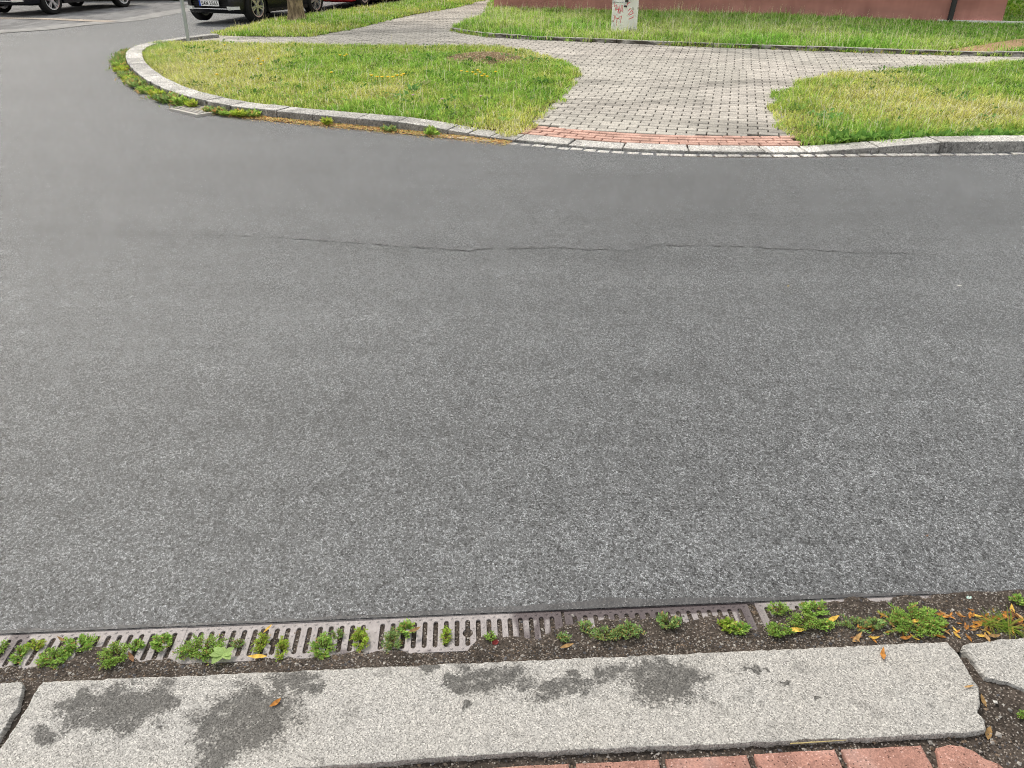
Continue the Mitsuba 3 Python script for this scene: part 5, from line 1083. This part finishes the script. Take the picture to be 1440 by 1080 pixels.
def car(lab, x, y, heading, paint, suv=False, L=4.35, W=1.80, plate=None, fogs='mat_lamp_white', wb=2.64, low=None):
    t = thing('parked_car', lab, 'car', 'cars parked beyond the lawns'); z = float(T(x, y)) + .006
    tw = mtx(x, y, z, heading)       # local x forward, y to the car's left
    zs = .24 if suv else .19; belt = 1.02 if suv else .92; top = 1.66 if suv else 1.47; zs = low or zs; hw = W / 2
    X_ = L / 2 * np.array([-1.0, -.985, -.93, -.8, -.5, 0, .5, .75, .9, .965, 1.0])
    wf = np.array([.62, .80, .92, .98, 1, 1, 1, .97, .88, .76, .58]); zl = zs + np.array([.20, .10, .05, .0, 0, 0, 0, .0, .0, .03, .10]); zh = np.array([.75, .88, .96, belt + .02, belt + .02, belt, belt - .01, belt - .08, belt - .17, belt - .25, belt - .36])
    rings = []
    for x_, w_, a2, b2 in zip(X_, wf, zl, zh):
        w_ = w_ * hw; m_ = (a2 + b2) / 2; hh_ = b2 - a2
        half_ = [(-w_ * .80, a2), (-w_ * .95, a2 + .05 * hh_), (-w_ * .985, a2 + .22 * hh_), (-w_, a2 + .5 * hh_), (-w_ * .985, a2 + .8 * hh_), (-w_ * .93, a2 + .95 * hh_), (-w_ * .82, b2), (-w_ * .4, b2 + .015)]
        ring = half_ + [(-p_[0], p_[1]) for p_ in half_[::-1]]
        rings.append([(x_, p_[0], p_[1]) for p_ in ring])
    bm = to_man(loft(rings))
    for sx_ in (1, -1):
        for sy_ in (1, -1):
            c_ = m3.Manifold.cylinder(.34, .375, .375, 40).rotate((90, 0, 0)).translate((sx_ * wb / 2, sy_ * (hw - .13) + .17, .335)); bm = bm - c_
    mouth = m3.Manifold.cube((.3, 1.0, .16), True).translate((L / 2 - .02, 0, zs + .20)); 
    bm = bm - mouth
    put('body', bm, paint, t, to_world=tw, smooth=28)
    gx2 = np.array([-L / 2 + .28, -L / 2 + .55, -.9, 0, .35, 1.15]) if not suv else np.array([-L / 2 + .18, -L / 2 + .36, -.9, 0, .4, 1.2]); gz = np.array([belt + .03, top - .22, top - .01, top, top - .05, belt - .02]); rings = []
    for x_, z_ in zip(gx2, gz):
        k = (z_ - belt) / (top - belt); wb_, wt = hw * .93, hw * (.93 - .22 * max(k, .03)); b2 = belt - .06
        ring = [(-wb_, b2), (-wb_ * .99, belt), (-wt * 1.02, z_ - .07 * max(k, .1)), (-wt * .92, z_), (wt * .92, z_), (wt * 1.02, z_ - .07 * max(k, .1)), (wb_ * .99, belt), (wb_, b2)]
        rings.append([(x_, p_[0], max(p_[1], b2)) for p_ in ring])
    put('window', loft(rings), 'mat_glass_dark', t, to_world=tw, smooth=30)
    rr_ = [(x_, z_) for x_, z_ in zip(gx2[1:5], gz[1:5])]
    V = []
    for x_, z_ in rr_: V.append([(x_, -hw * .70, z_ - .005), (x_, -hw * .62, z_ + .012), (x_, hw * .62, z_ + .012), (x_, hw * .70, z_ - .005), (x_, 0, z_ - .03)])
    put('roof', loft(V), paint, t, to_world=tw, smooth=30)
    # sill, underbody, bumper inserts
    put('sill', cat([bx(0, s_ * (hw - .05), zs + .035, wb - .80, .05, .07) for s_ in (1, -1)] + [bx(0, 0, zs + .02, L - .9, W - .5, .08)]), 'mat_black_plastic', t, to_world=tw)
    put('lower_grille', cat([bx(L / 2 - .10, 0, zs + .20, .06, .98, .15)] + [bx(L / 2 - .055, 0, zs + .15 + k * .045, .03, .98, .012) for k in range(3)]), 'mat_black_plastic', t, to_world=tw)
    if not low: put('front_lip', loft([[(L / 2 - .30 + .26 * math.cos(a2 * .55) - .02, math.sin(a2 * .62) * hw * 1.28, zz_) for zz_ in (zs + .035, zs + .06)] + [(L / 2 - .42 + .26 * math.cos(a2 * .55), math.sin(a2 * .62) * hw * 1.2, zs + .05)] for a2 in np.linspace(-1, 1, 9)]), 'mat_black_plastic', t, to_world=tw)
    put('chrome_strip', cat([bx(L / 2 - .012, 0, zs + .105, .03, 1.06, .016)]), 'mat_chrome', t, to_world=tw)
    put('grille', bx(L / 2 - .035, 0, .60, .06, .78, .15), 'mat_black_plastic', t, to_world=tw)
    put('grille_trim', cat([bx(L / 2 - .02, 0, .515, .045, .84, .022), bx(L / 2 - .06, 0, .685, .06, .84, .02)]), 'mat_chrome', t, to_world=tw)
    for s_ in (1, -1):
        hl = trimesh.creation.icosphere(2, .5); hl.apply_scale((.34, .36, .20)); hl.apply_translation((L / 2 - .26, s_ * (hw - .30), .66)); put('headlight', hl, 'mat_lamp_white', t, to_world=tw, smooth=True)
        fl = trimesh.creation.extrude_polygon(Polygon([(-.13, -.032), (.13, -.024), (.13, .036), (-.15, .036)]), .05, engine='earcut')
        M = np.array([[0, 0, 1, 0], [s_ * 1.0, 0, 0, 0], [0, 1, 0, 0], [0, 0, 0, 1.]]); fl.apply_transform(M); fl.fix_normals(); fl.apply_transform(trimesh.transformations.rotation_matrix(s_ * .42, [0, 0, 1])); fl.apply_translation((L / 2 - .082, s_ * (hw - .27), zs + .115))
        put('fog_light', fl, fogs, t, to_world=tw)
        mm = trimesh.creation.icosphere(2, .5); mm.apply_scale((.16, .22, .17)); mm.apply_translation((.82, s_ * (hw + .09), belt + .06)); put('mirror', mm, paint, t, to_world=tw, smooth=True)
        tl = trimesh.creation.icosphere(2, .5); tl.apply_scale((.2, .34, .26)); tl.apply_translation((-L / 2 + .12, s_ * (hw - .28), .80)); put('tail_light', tl, 'mat_lamp_red', t, to_world=tw, smooth=True)
    for sx_ in (1, -1):
        for sy_ in (1, -1):
            wk = new_key(f'{t}__wheel'); M = tw @ Tm().translate([sx_ * wb / 2, sy_ * (hw - .125), .335]).rotate([1, 0, 0], -90 * sy_).rotate([0, 0, 1], float(RNG.uniform(0, 72)))
            for nm, p_ in zip(('tyre', 'rim', 'brake_disc'), WHEEL): put_shared(nm, p_, M, wk)
            note(wk, None)
    if plate:
        pk = put('number_plate', bx(L / 2 + .012, 0, .405, .014, .52, .115), 'mat_plate', t, to_world=tw, label='white number plate with a blue band at its left')
        put('blue_band', bx(L / 2 + .0205, -.24, .405, .004, .042, .113), 'mat_plate_blue', pk, to_world=tw)
        tm_ = meshkit.text_mesh(plate, .072, .003, True); ext = tm_.bounds; tm_.apply_translation((-(ext[0][0] + ext[1][0]) / 2, -.036, 0)); tm_.apply_scale((.43 / (ext[1][0] - ext[0][0]), 1, 1))
        M = np.array([[0, 0, 1, L / 2 + .0195], [1, 0, 0, .02], [0, 1, 0, .405], [0, 0, 0, 1.]]); tm_.apply_transform(M); put('characters', tm_, 'mat_print', pk, to_world=tw)
    return t
def hdg(hx_, hy_): return math.degrees(math.atan2(hy_, hx_))
car('dark off-road car parked at the far left with silver alloy wheels', -12.41, 23.73, hdg(-.27, -.963), 'mat_navy_paint', True, 4.5, 1.86)
car('black car seen from the front with white number plate beside the tree', -6.11, 20.73, hdg(-.34, -.94), 'mat_black_paint', False, 3.6, 1.70, '5AN 1563', wb=2.4)
car('red car parked behind the tree and the black car', -4.22, 24.1, hdg(-.34, -.94), 'mat_red_car', False, 4.1, 1.76, low=.13)
car('dark car standing side-on between the off-road car and the black car', -12.1, 28.0, hdg(1, .12), 'mat_black_paint', False, 4.4, 1.8)
for k_ in [k for k in list(labels) if k not in scene and labels[k] == {}]: labels.pop(k_)
# grass behind the parked cars
VB = Polygon([(-22, 24.6), (-14.5, 25.4), (-12.6, 29.6), (-4, 31), (-2, 40), (-30, 40)])
put('lawn', sheet(VB, .03, 1.5), 'mat_lawn', kind='structure', label='grass behind the parked cars')
m, c = blades(VB.intersection(sbox(-22, 20, 0, 33)), 350, .08, .2, GREEN, 15, .04, None, .012)
put('grass', m, 'mat_leaf', kind='stuff', color=c, label='grass behind the parked cars at the far left')
